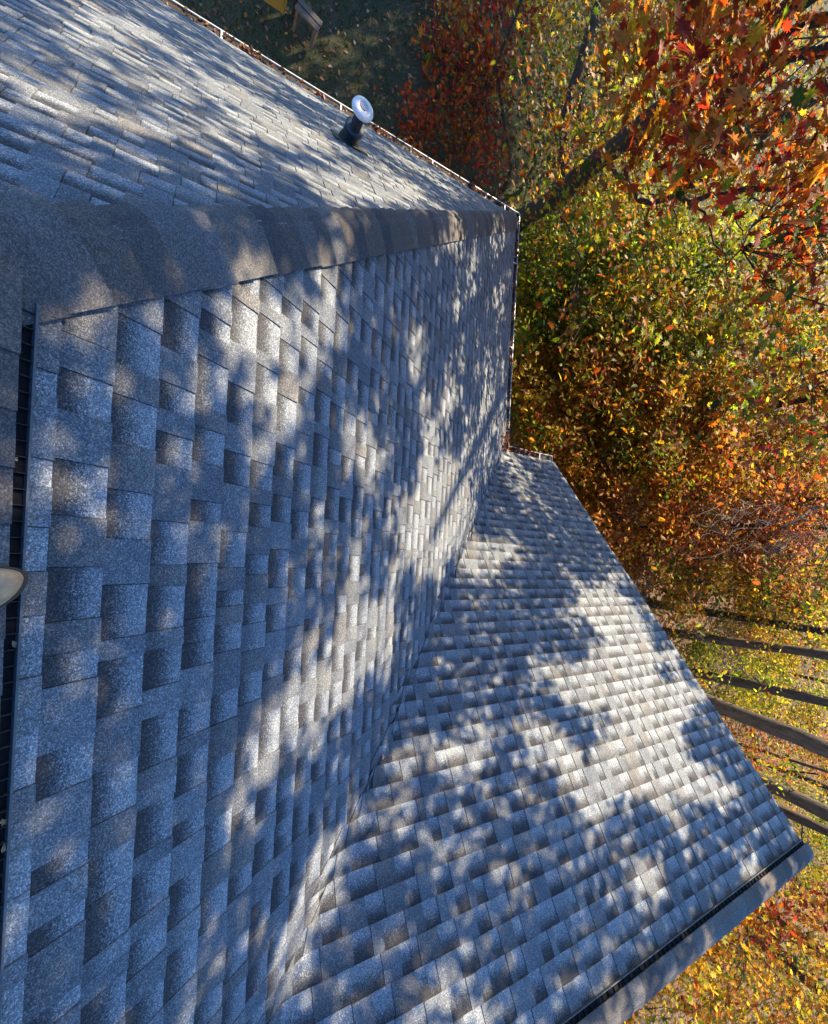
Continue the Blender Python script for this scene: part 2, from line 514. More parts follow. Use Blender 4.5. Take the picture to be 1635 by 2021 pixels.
def lay(slope, fr, s_first, n0, n1, ufun, clips, fold=False, maxobj=300, seed=1):
    """courses n0..n1-1; butt of course n at s_first + n*EXPO"""
    r = random.Random(seed)
    cand = []
    for n in range(n0, n1):
        sb = s_first + n * EXPO; sa = sb - EXPO
        ua, ub = ufun(sa, sb)
        u = math.floor(ua) - 1 + [0, .43, .16, .62, .29, .78, .51][n % 7] + r.uniform(-.03, .03)
        while u < ub:
            if u + 1 > ua:
                cl = [c for c in clips if any(c[0] * x + c[1] * y > c[2] + 1e-6 for x in (u, u + 1) for y in (sa, sb))]
                cand.append((n, u, sa, sb, cl))
            u += 1.0
    scored = []
    for cnd in cand:
        n, u, sa, sb, cl = cnd
        c4 = np.array([fr.p(x, y, 0) for x in (u, u + 1) for y in (sa, sb)])
        x, y, z = to_px(c4)
        if (z < 0.1).any(): area = 0
        else:
            inside = ((x > -60) & (x < PW + 60) & (y > -60) & (y < PH + 60)).sum() / 4
            q = list(zip(x, y)); q = [q[0], q[1], q[3], q[2]]
            area = abs(sum(q[i][0] * q[(i + 1) % 4][1] - q[(i + 1) % 4][0] * q[i][1] for i in range(4))) / 2 * inside
        scored.append((area, cnd))
    scored.sort(key=lambda t: -t[0])
    FV, FF, FC = [], [], []
    for rank, (area, (n, u, sa, sb, cl)) in enumerate(scored):
        single = rank < maxobj and area > 0
        if single and not cl and not fold:
            o = bpy.data.objects.new('shingle', variant(fr.flip, r.randrange(18)))
            col.objects.link(o); o.parent = slope
            o.matrix_parent_inverse = parent_inv(slope)
            o.matrix_basis = frame_matrix(fr, u, sa)
            continue
        V, Fc, C = ([], [], []) if single else (FV, FF, FC)
        for (a, b, tab, tone) in seg_layout(r):
            g_ = 0.0008
            poly = [(u + a + g_, sa), (u + b - g_, sa), (u + b - g_, sb), (u + a + g_, sb)]
            for c in cl: poly = clip(poly, *c)
            if len(poly) < 3: continue
            tone = (tone + r.random() * .3) % 1
            if fold:
                # main line: b(u,s)=0 is linear in u and s
                b00 = fold_b(0, 0); bu = fold_b(1, 0) - b00; bs = fold_b(0, 1) - b00
                ext = [.05, .13, .08, .17, .10, .06, .15][(n * 3) % 7]
                poly = clip(poly, -bu, -bs, b00 + ext)
                for lo, hi in ((0.10, 99), (0.04, 0.10), (0, 0.04), (-0.05, 0), (-0.3, -0.05)):
                    pp = clip(poly, -bu, -bs, b00 - lo)
                    if hi < 50: pp = clip(pp, bu, bs, hi - b00)
                    emit_poly(V, Fc, C, pp, sa, sb, tab, tone, fold_map, fr.flip)
            else:
                emit_poly(V, Fc, C, poly, sa, sb, tab, tone, fr.p, fr.flip)
        if single and V:
            link('shingle', shingle_mesh('shingle', V, Fc, C), slope)
    if FV:
        tag(link('shingles', shingle_mesh('shingles', FV, FF, FC), slope), kind='stuff')

def deck(name, pts, thick=0.03):
    """closed slab under a slope; pts in order round the outline"""
    pts = [np.array(p, float) for p in pts]
    nrm = np.cross(pts[1] - pts[0], pts[2] - pts[0]); nrm /= np.linalg.norm(nrm)
    if nrm[2] < 0: pts = pts[::-1]; nrm = -nrm
    n = len(pts)
    v = [p - nrm * 0.006 for p in pts] + [p - nrm * (0.006 + thick) for p in pts]
    f = [tuple(range(n)), tuple(range(n, 2 * n))[::-1]] + [((i + 1) % n, i, n + i, n + (i + 1) % n) for i in range(n)]
    return link(name, mesh(name, v, f, M['felt']), house)

XCL = HX - YE                                  # left eave line X
main = deck('roof_slope', [(HX - YR, YR, ZR), (9, YR, ZR), (9, VC - 9 + 5.9, T * -(VC - 9 + 5.9)), (VC - YE + .0, YE, ZE), (XCL, YE, ZE)])
left = deck('roof_slope', [(HX - YR, YR, ZR), (XCL, YE, ZE), (XCL, -7, ZE), (HX - YR, -7, ZR)])
wing = deck('roof_slope', [(XW, .2, ZW), (XW, RAKE - .02, ZW), (XWE, RAKE - .02, ZE), (XWE, YE, ZE)])
wing_r = deck('roof_slope', [(XW, .2, ZW), (XW + 4.97, YE, ZE), (XW + 4.97, RAKE - .02, ZE), (XW, RAKE - .02, ZW)])
rear = deck('roof_slope', [(HX - YR, YR, ZR), (9, YR, ZR), (9, YR - 6.5, ZR - 6.5 * T), (HX - YR, YR - 6.5, ZR - 6.5 * T)])

S0 = -0.0313
lay(main, FM, S0, 0, 47, lambda a, b: (HX - b * cp, min(4.2, VC - a * cp + 0.1)),
    [(-1, -cp, -HX - 0.0), (1, cp, VC + 0.02)], seed=3, maxobj=300)
# left slope: u is Y, hip Y = HX - X  ->  u <= s*cp ; extends toward -Y
lay(left, FL, S0, 0, 46, lambda a, b: (-6.5, b * cp), [(1, -cp, 0.0)], seed=5, maxobj=300)
b00 = fold_b(0, 0); bu = fold_b(1, 0) - b00; bs = fold_b(0, 1) - b00
lay(wing, FWL, 0.283, 0, 43, lambda a, b: (VC - XW + a * cp - 0.9, RAKE),
    [(1, 0, RAKE), (-bu, -bs, b00 + 0.17)], fold=True, seed=9, maxobj=300)
lay(wing_r, FWR, 0.283, 0, 43, lambda a, b: (VC - XW + a * cp - .2, RAKE), [(1, 0, RAKE), (-1, cp, -(VC - XW))], seed=12, maxobj=0)

# ------------------------------------------------------------------ hip and ridge caps, ridge vents
def cap_piece(name, parent, c0, along, sideA, sideB, halfs, length, h0, h1, up, roundr=0.035, jit=0.0):
    """one folded cap shingle: c0 crest start (upper end), along = downhill unit, sideA/B = unit vectors down each slope"""
    along, sideA, sideB, up = (np.array(a, float) for a in (along, sideA, sideB, up))
    nA = np.cross(along, sideA); nA /= np.linalg.norm(nA)
    if nA @ up < 0: nA = -nA
    nB = np.cross(along, sideB); nB /= np.linalg.norm(nB)
    if nB @ up < 0: nB = -nB
    ws = [-1, -.8, -.55, -.35, -.2, -.09, 0, .09, .2, .35, .55, .8, 1]
    V = []; Fc = []
    def ring(c, h, hb):
        for k, w in enumerate(ws):
            d = abs(w) * (halfs[0] if w < 0 else halfs[1])
            side, nn = (sideA, nA) if w < 0 else (sideB, nB)
            e = math.sqrt(d * d + roundr ** 2) - roundr * 0.75
            e2 = math.sqrt(d * d + roundr ** 2)
            # hyperbolic round over the crest
            pnt = c + side * d + (nn * h if w else up * h) - up * (max(0, roundr - (d)) ** 2) / (roundr * 2.2)
            V.append(tuple(pnt - nn * hb))
    L = length
    ring(c0, h0, 0); ring(c0 + along * L, h1, 0); ring(c0 + along * L, h1, 0.006); ring(c0, h0, 0.006)
    n = len(ws)
    for k in range(n - 1):
        Fc.append((k, k + 1, n + k + 1, n + k))
        Fc.append((n + k, n + k + 1, 2 * n + k + 1, 2 * n + k))
        Fc.append((2 * n + k, 2 * n + k + 1, 3 * n + k + 1, 3 * n + k))
    for a_ in (0, n - 1):
        Fc.append((a_, n + a_, 2 * n + a_, 3 * n + a_))
    me = mesh(name, V, Fc, M['cap'])
    bm = bmesh.new(); bm.from_mesh(me); bmesh.ops.recalc_face_normals(bm, faces=bm.faces); bm.to_mesh(me); bm.free()
    return link(name, me, parent)

hdir = np.array([-1, 1, -T]); hlen = np.linalg.norm(hdir); hdir /= hlen
sA = np.cross(hdir, FM.N); sA /= np.linalg.norm(sA)
if sA @ np.array([1.0, 0, 0]) < 0: sA = -sA           # down the main slope, away from the hip
sB = np.cross(hdir, FL.N); sB /= np.linalg.norm(sB)
if sB @ np.array([0, -1.0, 0]) < 0: sB = -sB
hip_total = (YE - YR) * hlen
mb = MB()
c_top = np.array([HX - YR, YR, ZR])
mb.tube([c_top - [0, 0, .02], c_top + hdir * hip_total - [0, 0, .02]], [.012, .012], 6)
hip = mb.build('hip_cap', M['felt'], house)
r = random.Random(2)
k = 0; d = -0.04
while d < hip_total - 0.02:
    L = min(0.21, hip_total + 0.02 - d)
    j = r.uniform(-.003, .003)
    cap_piece('cap_shingle', hip, c_top + hdir * d + sA * j, hdir, sA, sB, (0.190 + r.uniform(-.003, .004), 0.078), L, 0.014, 0.033 + r.uniform(-.003, .005), np.array([0, 0, 1.0]))
    d += EXPO; k += 1

def ridge_vent(c_start, along, length, side_vis, side_hid, rib_gap, half_cap, slot, name_first, end_gap=0.0, cap_first=0.0):
    """black slotted vent body along a ridge with folded cap shingles on top"""
    along, sv, sh = (np.array(a, float) for a in (along, side_vis, side_hid))
    c_start = np.array(c_start, float)
    nv = np.cross(along, sv); nv /= np.linalg.norm(nv)
    if nv[2] < 0: nv = -nv
    nh = np.cross(along, sh); nh /= np.linalg.norm(nh)
    if nh[2] < 0: nh = -nh
    mb = MB()
    for s_, n_ in ((sv, nv), (sh, nh)):
        # floor of the open channel and the wall under the cap
        a0 = c_start + along * end_gap; a1 = c_start + along * length
        mid = (a0 + a1) / 2; hl = along * (length - end_gap) / 2
        w = half_cap + slot
        mb.box(mid + s_ * (w / 2) + n_ * 0.014, hl, s_ * (w / 2), n_ * 0.004)
        mb.box(mid + s_ * (half_cap - 0.015) + n_ * 0.025, hl, s_ * 0.004, n_ * 0.008)
    vent = mb.build('ridge_vent', M['black_plastic'], house)
    mb = MB()
    mid = c_start + along * (length + end_gap) / 2
    mb.box(mid + sv * (half_cap + slot) + nv * 0.019, along * (length - end_gap) / 2, sv * 0.0028, nv * 0.014)
    mb.build('vent_lip', M['vent_lip'], vent)
    t = end_gap + 0.03
    ribs = []
    while t < length - .02:
        p = c_start + along * t
        q = MB(); q.box(p + sv * (half_cap + slot * .45) + nv * 0.023, along * 0.0008, sv * (slot * .5), nv * 0.007)
        ribs.append(q); t += rib_gap
    for q in ribs[:300]: q.build('vent_rib', M['rib'], vent)
    # cap shingles
    t = cap_first; k = 0
    while t < length - 0.02:
        L = min(0.21, length + 0.03 - t)
        cap_piece('cap_shingle', vent, c_start + along * t, along, sv, sh, (half_cap, half_cap), L, 0.034, 0.042 + r.uniform(0, .004), np.array([0, 0, 1.0]), roundr=0.05)
        t += EXPO; k += 1
    return vent
# main ridge: from the hip top toward +X
ridge_vent((HX - YR, YR, ZR), (1, 0, 0), 9.4, FM.S, (0, -cp, -sp_), 0.0415, 0.142, 0.034, 'main', end_gap=0.06, cap_first=0.0)
# wing ridge: laps point toward the gable end
ridge_vent((XW, 0.25, ZW), (0, 1, 0), RAKE - 0.25, FWL.S, FWR.S, 0.062, 0.115, 0.036, 'wing', cap_first=0.0)

# ------------------------------------------------------------------ gutters, fascia, walls
def gutter(a, b, outdir, endcap=True, hang=1.5, fascia=True):
    a, b, od = np.array(a, float), np.array(b, float), np.array(outdir, float)
    al = b - a; L = np.linalg.norm(al); al /= L
    prof = [(0.0, 0.0), (0.0, -0.095), (0.075, -0.095), (0.095, -0.05), (0.112, -0.018), (0.112, 0.0), (0.100, 0.0), (0.100, -0.006),
            (0.106, -0.012), (0.088, -0.05), (0.071, -0.090), (0.004, -0.090), (0.004, 0.0)]
    V = []; Fc = []
    for p in (a, b):
        for x, z in prof: V.append(tuple(p + od * x + np.array([0, 0, z])))
    n = len(prof)
    for i in range(n):
        j = (i + 1) % n
        Fc.append((i, j, n + j, n + i))
    Fc.append(tuple(range(n))); Fc.append(tuple(range(n, 2 * n))[::-1])
    me = mesh('gutter', V, Fc, M['gutter'])
    bm = bmesh.new(); bm.from_mesh(me); bmesh.ops.recalc_face_normals(bm, faces=bm.faces); bm.to_mesh(me); bm.free()
    gt = link('gutter', me, house)
    q = MB(); q.box((a + b) / 2 + od * .05 + np.array([0, 0, -.052]), al * (L / 2 - .004), od * .042, np.array([0, 0, .036])); q.build('gutter_shade_fill', M['shade_fill'], gt)  # dark block added in the trough to stand for the shade inside it
    t = 0.35
    while t < L:
        q = MB(); q.box(a + al * t + od * 0.056 + np.array([0, 0, -0.002]), al * 0.012, od * 0.052, np.array([0, 0, 0.0012]))
        q.build('hanger_strap', M['gutter'], gt); t += hang
    if endcap:
        q = MB(); q.box(b + od * 0.056 - np.array([0, 0, 0.047]) + al * 0.003, al * 0.002, od * 0.056, np.array([0, 0, 0.0485]))
        q.build('end_cap', M['gutter'], gt)
    return gt
GT = ZE - 0.018
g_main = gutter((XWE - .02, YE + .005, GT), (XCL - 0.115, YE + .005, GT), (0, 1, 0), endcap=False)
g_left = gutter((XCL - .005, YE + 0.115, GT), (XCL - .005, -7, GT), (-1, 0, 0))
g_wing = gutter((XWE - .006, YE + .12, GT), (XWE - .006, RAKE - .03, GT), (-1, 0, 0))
# a divider strap near the end of the wing gutter
q = MB(); q.box((XWE - .062, RAKE - .36, GT - .002), (.054, 0, 0), (0, .010, 0), (0, 0, .002)); q.build('hanger_strap', M['gutter'], g_wing)
# downspout on the inner corner, white in the sun below the gutter
q = MB()
q.tube([(XWE - .35, YE + .07, GT - .09), (XWE - .35, YE + .07, GT - .22), (XWE - .35, YE - .2, GT - .45), (XWE - .35, YE - .24, GZ + .2)], [.035] * 4, 8)
q.build('downspout', M['gutter'], house)

q = MB()
q.box(((XWE + XCL) / 2, YE - .015, ZE - .11), ((XWE - XCL) / 2, 0, 0), (0, .012, 0), (0, 0, .09))
q.box((XCL + .015, (YE - 7) / 2, ZE - .11), (.012, 0, 0), (0, (YE + 7) / 2, 0), (0, 0, .09))
q.box((XWE + .015, (YE + RAKE) / 2, ZE - .11), (.012, 0, 0), (0, (RAKE - YE) / 2 - .02, 0), (0, 0, .09))
q.build('fascia', M['fascia'], house)
# rake boards at the gable end
for sgn in (-1, 1):
    q = MB()
    S_ = FWL.S if sgn < 0 else FWR.S; N_ = FWL.N if sgn < 0 else FWR.N
    c = np.array([XW, RAKE - .035, ZW]) + S_ * 3.15 - N_ * .075
    q.box(c, S_ * 3.15, (0, .012, 0), N_ * .06)
    q.build('rake_board', M['fascia'], house)
# drip edge along the rake of the wing
q = MB(); q.box(np.array([XW, RAKE - .008, ZW]) + FWL.S * 3.15 - FWL.N * .010, FWL.S * 3.15, (0, .006, 0), FWL.N * .006)
q.build('drip_edge', M['gutter'], house)
# walls
def wall(name, x0, x1, y0, y1, z0, z1):
    q = MB(); q.box(((x0 + x1) / 2, (y0 + y1) / 2, (z0 + z1) / 2), ((x1 - x0) / 2, 0, 0), (0, (y1 - y0) / 2, 0), (0, 0, (z1 - z0) / 2))
    w = q.build(name, M['siding'], house)
    return w
OV = 0.38
wall('wall', XCL + OV, 8.5, YE - OV - .15, YE - OV, GZ - .6, ZE - .02)
wall('wall', XCL + OV, XCL + OV + .15, -6.9, YE - OV - .152, GZ - .6, ZE - .02)
wall('wall', XWE + OV, XWE + OV + .15, YE - OV + .002, RAKE - .45, GZ - .6, ZE - .02)
V = [(XWE + OV, RAKE - .45, GZ - .6), (XW + 4.6, RAKE - .45, GZ - .6), (XW + 4.6, RAKE - .45, ZE - .05), (XW, RAKE - .45, ZW - .08), (XWE + OV, RAKE - .45, ZE - .05)]
V += [(x, y - .15, z) for x, y, z in V]
link('gable_wall', mesh('gable_wall', V, [(0, 1, 2, 3, 4)[::-1], (5, 6, 7, 8, 9)] + [(i, (i + 1) % 5, 5 + (i + 1) % 5, 5 + i) for i in range(5)], M['siding']), house)

# ------------------------------------------------------------------ plumbing vent on the hip-end slope
def hit(fr, x, y):
    d = ray(x, y); t = ((fr.O - CAM) @ fr.N) / (d @ fr.N); return CAM + d * t
PB = hit(FL, 688, 283)
vp = tag(empty('vent_pipe', tuple(PB)), None)
vp.parent = house; vp.matrix_parent_inverse = parent_inv(house)
def vlink(q, name, mat, smooth=True): return q.build(name, mat, vp, smooth)
PR = 0.052
zt = 0.385
q = MB(); q.lathe([(PR, -.15), (PR, zt - .03)], PB, n=28); vlink(q, 'pipe', M['rubber'])
q = MB()   # flashing plate lying on the slope and the boot cone
q.box(PB + FL.N * .012 + FL.S * -.02, FL.U * .17, FL.S * .17, FL.N * .004)
vlink(q, 'flashing_plate', M['rubber'], False)
q = MB(); q.lathe([(.125, -.10), (.112, .02), (.09, .08), (.08, .14), (.06, .165)], PB, axis=(-.25, 0, .97), n=32); vlink(q, 'flashing_cone', M['rubber'])
q = MB(); q.lathe([(.07, .15), (.094, .15), (.096, .182), (.07, .187)], PB, axis=(-.06, 0, 1), n=32); vlink(q, 'collar_ring', M['collar'])
PT = PB + np.array([0, 0, zt])
q = MB(); q.lathe([(.055, -.03), (.092, -.026), (.105, -.016), (.108, -.005), (.102, .008), (.076, .021), (.046, .027), (.044, .023), (.001, .023)], PT, n=40); capo = vlink(q, 'vent_cap', M['pvc'])
q = MB(); q.lathe([(.001, .0235), (.037, .0235), (.037, .0245), (.001, .0245)], PT, n=32); vlink(q, 'grill_recess', M['slot'])
for kx in range(5):
    off = (kx - 2) * 0.0135
    hw = math.sqrt(max(.0001, .037 ** 2 - off ** 2))
    q = MB(); q.box(PT + np.array([off, 0, .0262]), (.0026, 0, 0), (0, hw, 0), (0, 0, .002)); vlink(q, 'grill_bar', M['pvc'], False)

# ------------------------------------------------------------------ boot of the person standing on the ridge
BT = hit(Frame((0, 0, 0), (1, 0, 0), (0, cp, -sp_), (0, sp_, cp)), 45, 1140)
def boot(tip, heading, name, label):
    h = np.array([math.sin(heading), math.cos(heading), 0]); s = np.array([h[1], -h[0], 0])
    root = tag(empty(name, tuple(tip)), label, 'boot')
    L = 0.31
    def outline(t):      # half-width of the sole from toe (0) to heel (1)
        return 0.052 * (1 - (1 - min(1, t / .30)) ** 2) ** .62 * (1 if t < .35 else 1 - .28 * math.sin((t - .35) / .65 * math.pi * .9)) * (1 if t < .93 else math.sqrt(max(0.0, 1 - ((t - .93) / .075) ** 2)) * .5 + .5)
    ts = [0.004, .03, .08, .15, .25, .35, .45, .55, .65, .75, .85, .93, .99]
    q = MB(); V = []; n = 16
    for t in ts:
        w = outline(t); top = 0.035 + 0.045 * min(1, t / .35) + (0.05 * max(0, (t - .35) / .3) if t < .65 else .05)
        for k in range(n):
            a = 2 * math.pi * k / n
            ca, sa = math.cos(a), math.sin(a)
            x = w * (abs(ca) ** .8) * (1 if ca > 0 else -1)
            z = .018 + (top * sa if sa > 0 else .012 * sa)
            V.append(tuple(np.array(tip) - h * L * t + s * x + np.array([0, 0, z + .01])))
    Fc = [(i * n + k, i * n + (k + 1) % n, (i + 1) * n + (k + 1) % n, (i + 1) * n + k) for i in range(len(ts) - 1) for k in range(n)]
    Fc += [tuple(range(n))[::-1], tuple((len(ts) - 1) * n + k for k in range(n))]
    q.add(V, Fc); up_ = q.build('upper', M['leather'], root, True)
    md = up_.modifiers.new('sub', 'SUBSURF'); md.levels = md.render_levels = 1
    q = MB(); V = []; pts = []
    for t in ts: pts.append((t, outline(t) + .0015))
    loop = [np.array(tip) + h * .0015 - h * L * t + s * w for t, w in pts] + [np.array(tip) + h * .0015 - h * L * t - s * w for t, w in pts[::-1]]
    nn = len(loop)
    V = [tuple(p + np.array([0, 0, .022])) for p in loop] + [tuple(p) for p in loop]
    q.add(V, [tuple(range(nn)), tuple(range(nn, 2 * nn))[::-1]] + [(i, nn + i, nn + (i + 1) % nn, (i + 1) % nn) for i in range(nn)])
    q.build('sole', M['sole'], root)
    q = MB()
    ank = np.array(tip) - h * L * .78
    q.tube([ank + np.array([0, 0, .06]), ank + np.array([0, 0, .12]), ank + np.array([0, 0, .20])], [.05, .047, .052], 16)
    q.build('ankle_shaft', M['leather'], root, True)
    return root
_d = ray(53, 1132); _k = (0.115 - CAM[2]) / _d[2]
boot(CAM + _d * _k, math.radians(-30), 'boot', 'tan suede work boot toe standing on the ridge vent at the picture edge')

# ------------------------------------------------------------------ leaves (numpy)
def tmpl_diamond():
    v = np.array([(0, -.5, 0), (.3, .02, .05), (0, .5, -.02), (-.3, .02, .05)]); return v, [(0, 1, 2), (0, 2, 3)]
def tmpl_ovate():
    v = np.array([(0, -.5, 0), (.24, -.2, .06), (.24, .14, .06), (0, .5, -.03), (-.24, .14, .06), (-.24, -.2, .06)])
    return v, [(0, 1, 2, 3), (0, 3, 4, 5)]
def tmpl_lobed():      # pointed lobes, about as an oak or maple leaf
    out = [(0, -.5), (.06, -.28), (.30, -.34), (.22, -.12), (.47, -.02), (.24, .08), (.34, .32), (.12, .22), (0, .55),
           (-.12, .22), (-.34, .32), (-.24, .08), (-.47, -.02), (-.22, -.12), (-.30, -.34), (-.06, -.28)]
    out = [(x * .66, y) for x, y in out]
    v = [(0, 0, -.02)] + [(x, y, .35 * (x * x) - .12 * y * y) for x, y in out]
    n = len(out)
    return np.array(v), [(0, 1 + i, 1 + (i + 1) % n) for i in range(n)]
TM = {'diamond': tmpl_diamond(), 'ovate': tmpl_ovate(), 'lobed': tmpl_lobed()}

def leaf_cloud(name, pos, size, colors, kind, mat, parent=None, flat=0.0, down=0.35):
    v, f = TM[kind]
    n = len(pos); k = len(v)
    # random orientation: normal biased upward, tip hanging outward
    nrm = rng.normal(size=(n, 3)); nrm[:, 2] = np.abs(nrm[:, 2]) * (1 + 6 * flat) + 0.5
    nrm /= np.linalg.norm(nrm, axis=1)[:, None]
    t = rng.normal(size=(n, 3)); t[:, 2] -= down * (1 - flat)
    t -= nrm * (t * nrm).sum(1)[:, None]; t /= np.linalg.norm(t, axis=1)[:, None]
    b = np.cross(t, nrm)
    size = np.broadcast_to(size, (n,))
    P = pos[:, None, :] + size[:, None, None] * (v[None, :, 0:1] * b[:, None, :] + v[None, :, 1:2] * t[:, None, :] + v[None, :, 2:3] * nrm[:, None, :] * rng.uniform(.4, 2.2, size=(n, 1, 1)))
    P = P.reshape(-1, 3)
    me = bpy.data.meshes.new(name)
    me.vertices.add(len(P)); me.vertices.foreach_set('co', P.astype(np.float32).ravel())
    fl = [len(x) for x in f]; tot = sum(fl)
    idx = np.concatenate([np.array(x) for x in f])
    loops = (np.arange(n)[:, None] * k + idx[None, :]).ravel()
    starts = (np.arange(n)[:, None] * tot + np.concatenate([[0], np.cumsum(fl)[:-1]])[None, :]).ravel()
    me.loops.add(len(loops)); me.loops.foreach_set('vertex_index', loops.astype(np.int32))
    me.polygons.add(len(starts)); me.polygons.foreach_set('loop_start', starts.astype(np.int32))
    me.update(calc_edges=True); me.validate()
    a = me.color_attributes.new('tint', 'FLOAT_COLOR', 'POINT')
    c4 = np.concatenate([colors, np.ones((n, 1))], 1)
    a.data.foreach_set('color', np.repeat(c4, k, axis=0).astype(np.float32).ravel())
    me.materials.append(mat)
    return link(name, me, parent)

PAL = {
    'yellow': [(.80, .52, .03), (.72, .42, .03), (.65, .5, .06), (.45, .42, .04), (.7, .33, .02)],
    'gold': [(.52, .30, .02), (.46, .22, .012), (.6, .40, .03), (.33, .14, .012), (.32, .30, .02)],
    'orange': [(.55, .16, .012), (.48, .11, .010), (.6, .24, .02), (.33, .07, .010), (.42, .27, .02)],
    'red': [(.42, .035, .015), (.55, .07, .015), (.3, .025, .018), (.62, .13, .02), (.25, .05, .02)],
    'green': [(.08, .15, .012), (.13, .21, .015), (.22, .28, .02), (.05, .10, .015), (.30, .30, .02)],
    'lime': [(.42, .52, .03), (.3, .4, .02), (.58, .55, .04), (.2, .3, .02)],
    'rust': [(.38, .12, .03), (.46, .18, .05), (.3, .08, .03), (.5, .25, .08), (.35, .18, .04)],
    'pink': [(.55, .16, .08), (.6, .24, .12), (.45, .12, .05), (.65, .3, .08)],
    'dry': [(.25, .12, .06), (.38, .20, .11), (.5, .3, .2), (.30, .09, .06), (.18, .09, .05)],
}
def pick_colors(n, mix):
    names = list(mix.keys()); w = np.array([mix[k] for k in names], float); w /= w.sum()
    ch = rng.choice(len(names), size=n, p=w)
    out = np.zeros((n, 3))
    for i, nm in enumerate(names):
        s = np.where(ch == i)[0]
        pl = np.array(PAL[nm]); out[s] = pl[rng.integers(0, len(pl), len(s))]
    return np.clip(out * rng.uniform(.75, 1.2, size=(n, 1)), 0, .9)

leaf_single = {}
def single_leaf_mesh(kind, tint, i):
    key = (kind, tint, i)
    if key not in leaf_single:
        v, f = TM[kind]
        w = v.copy(); w[:, 2] *= [0.6, 1.3, 2.2][i % 3]
        me = mesh('leaf', w, f)
        a = me.color_attributes.new('tint', 'FLOAT_COLOR', 'POINT')
        c = PAL[tint][i % len(PAL[tint])]
        a.data.foreach_set('color', np.tile(np.array([*c, 1], np.float32), len(w)))
        me.materials.append(M['leaf'])
        leaf_single[key] = me
    return leaf_single[key]

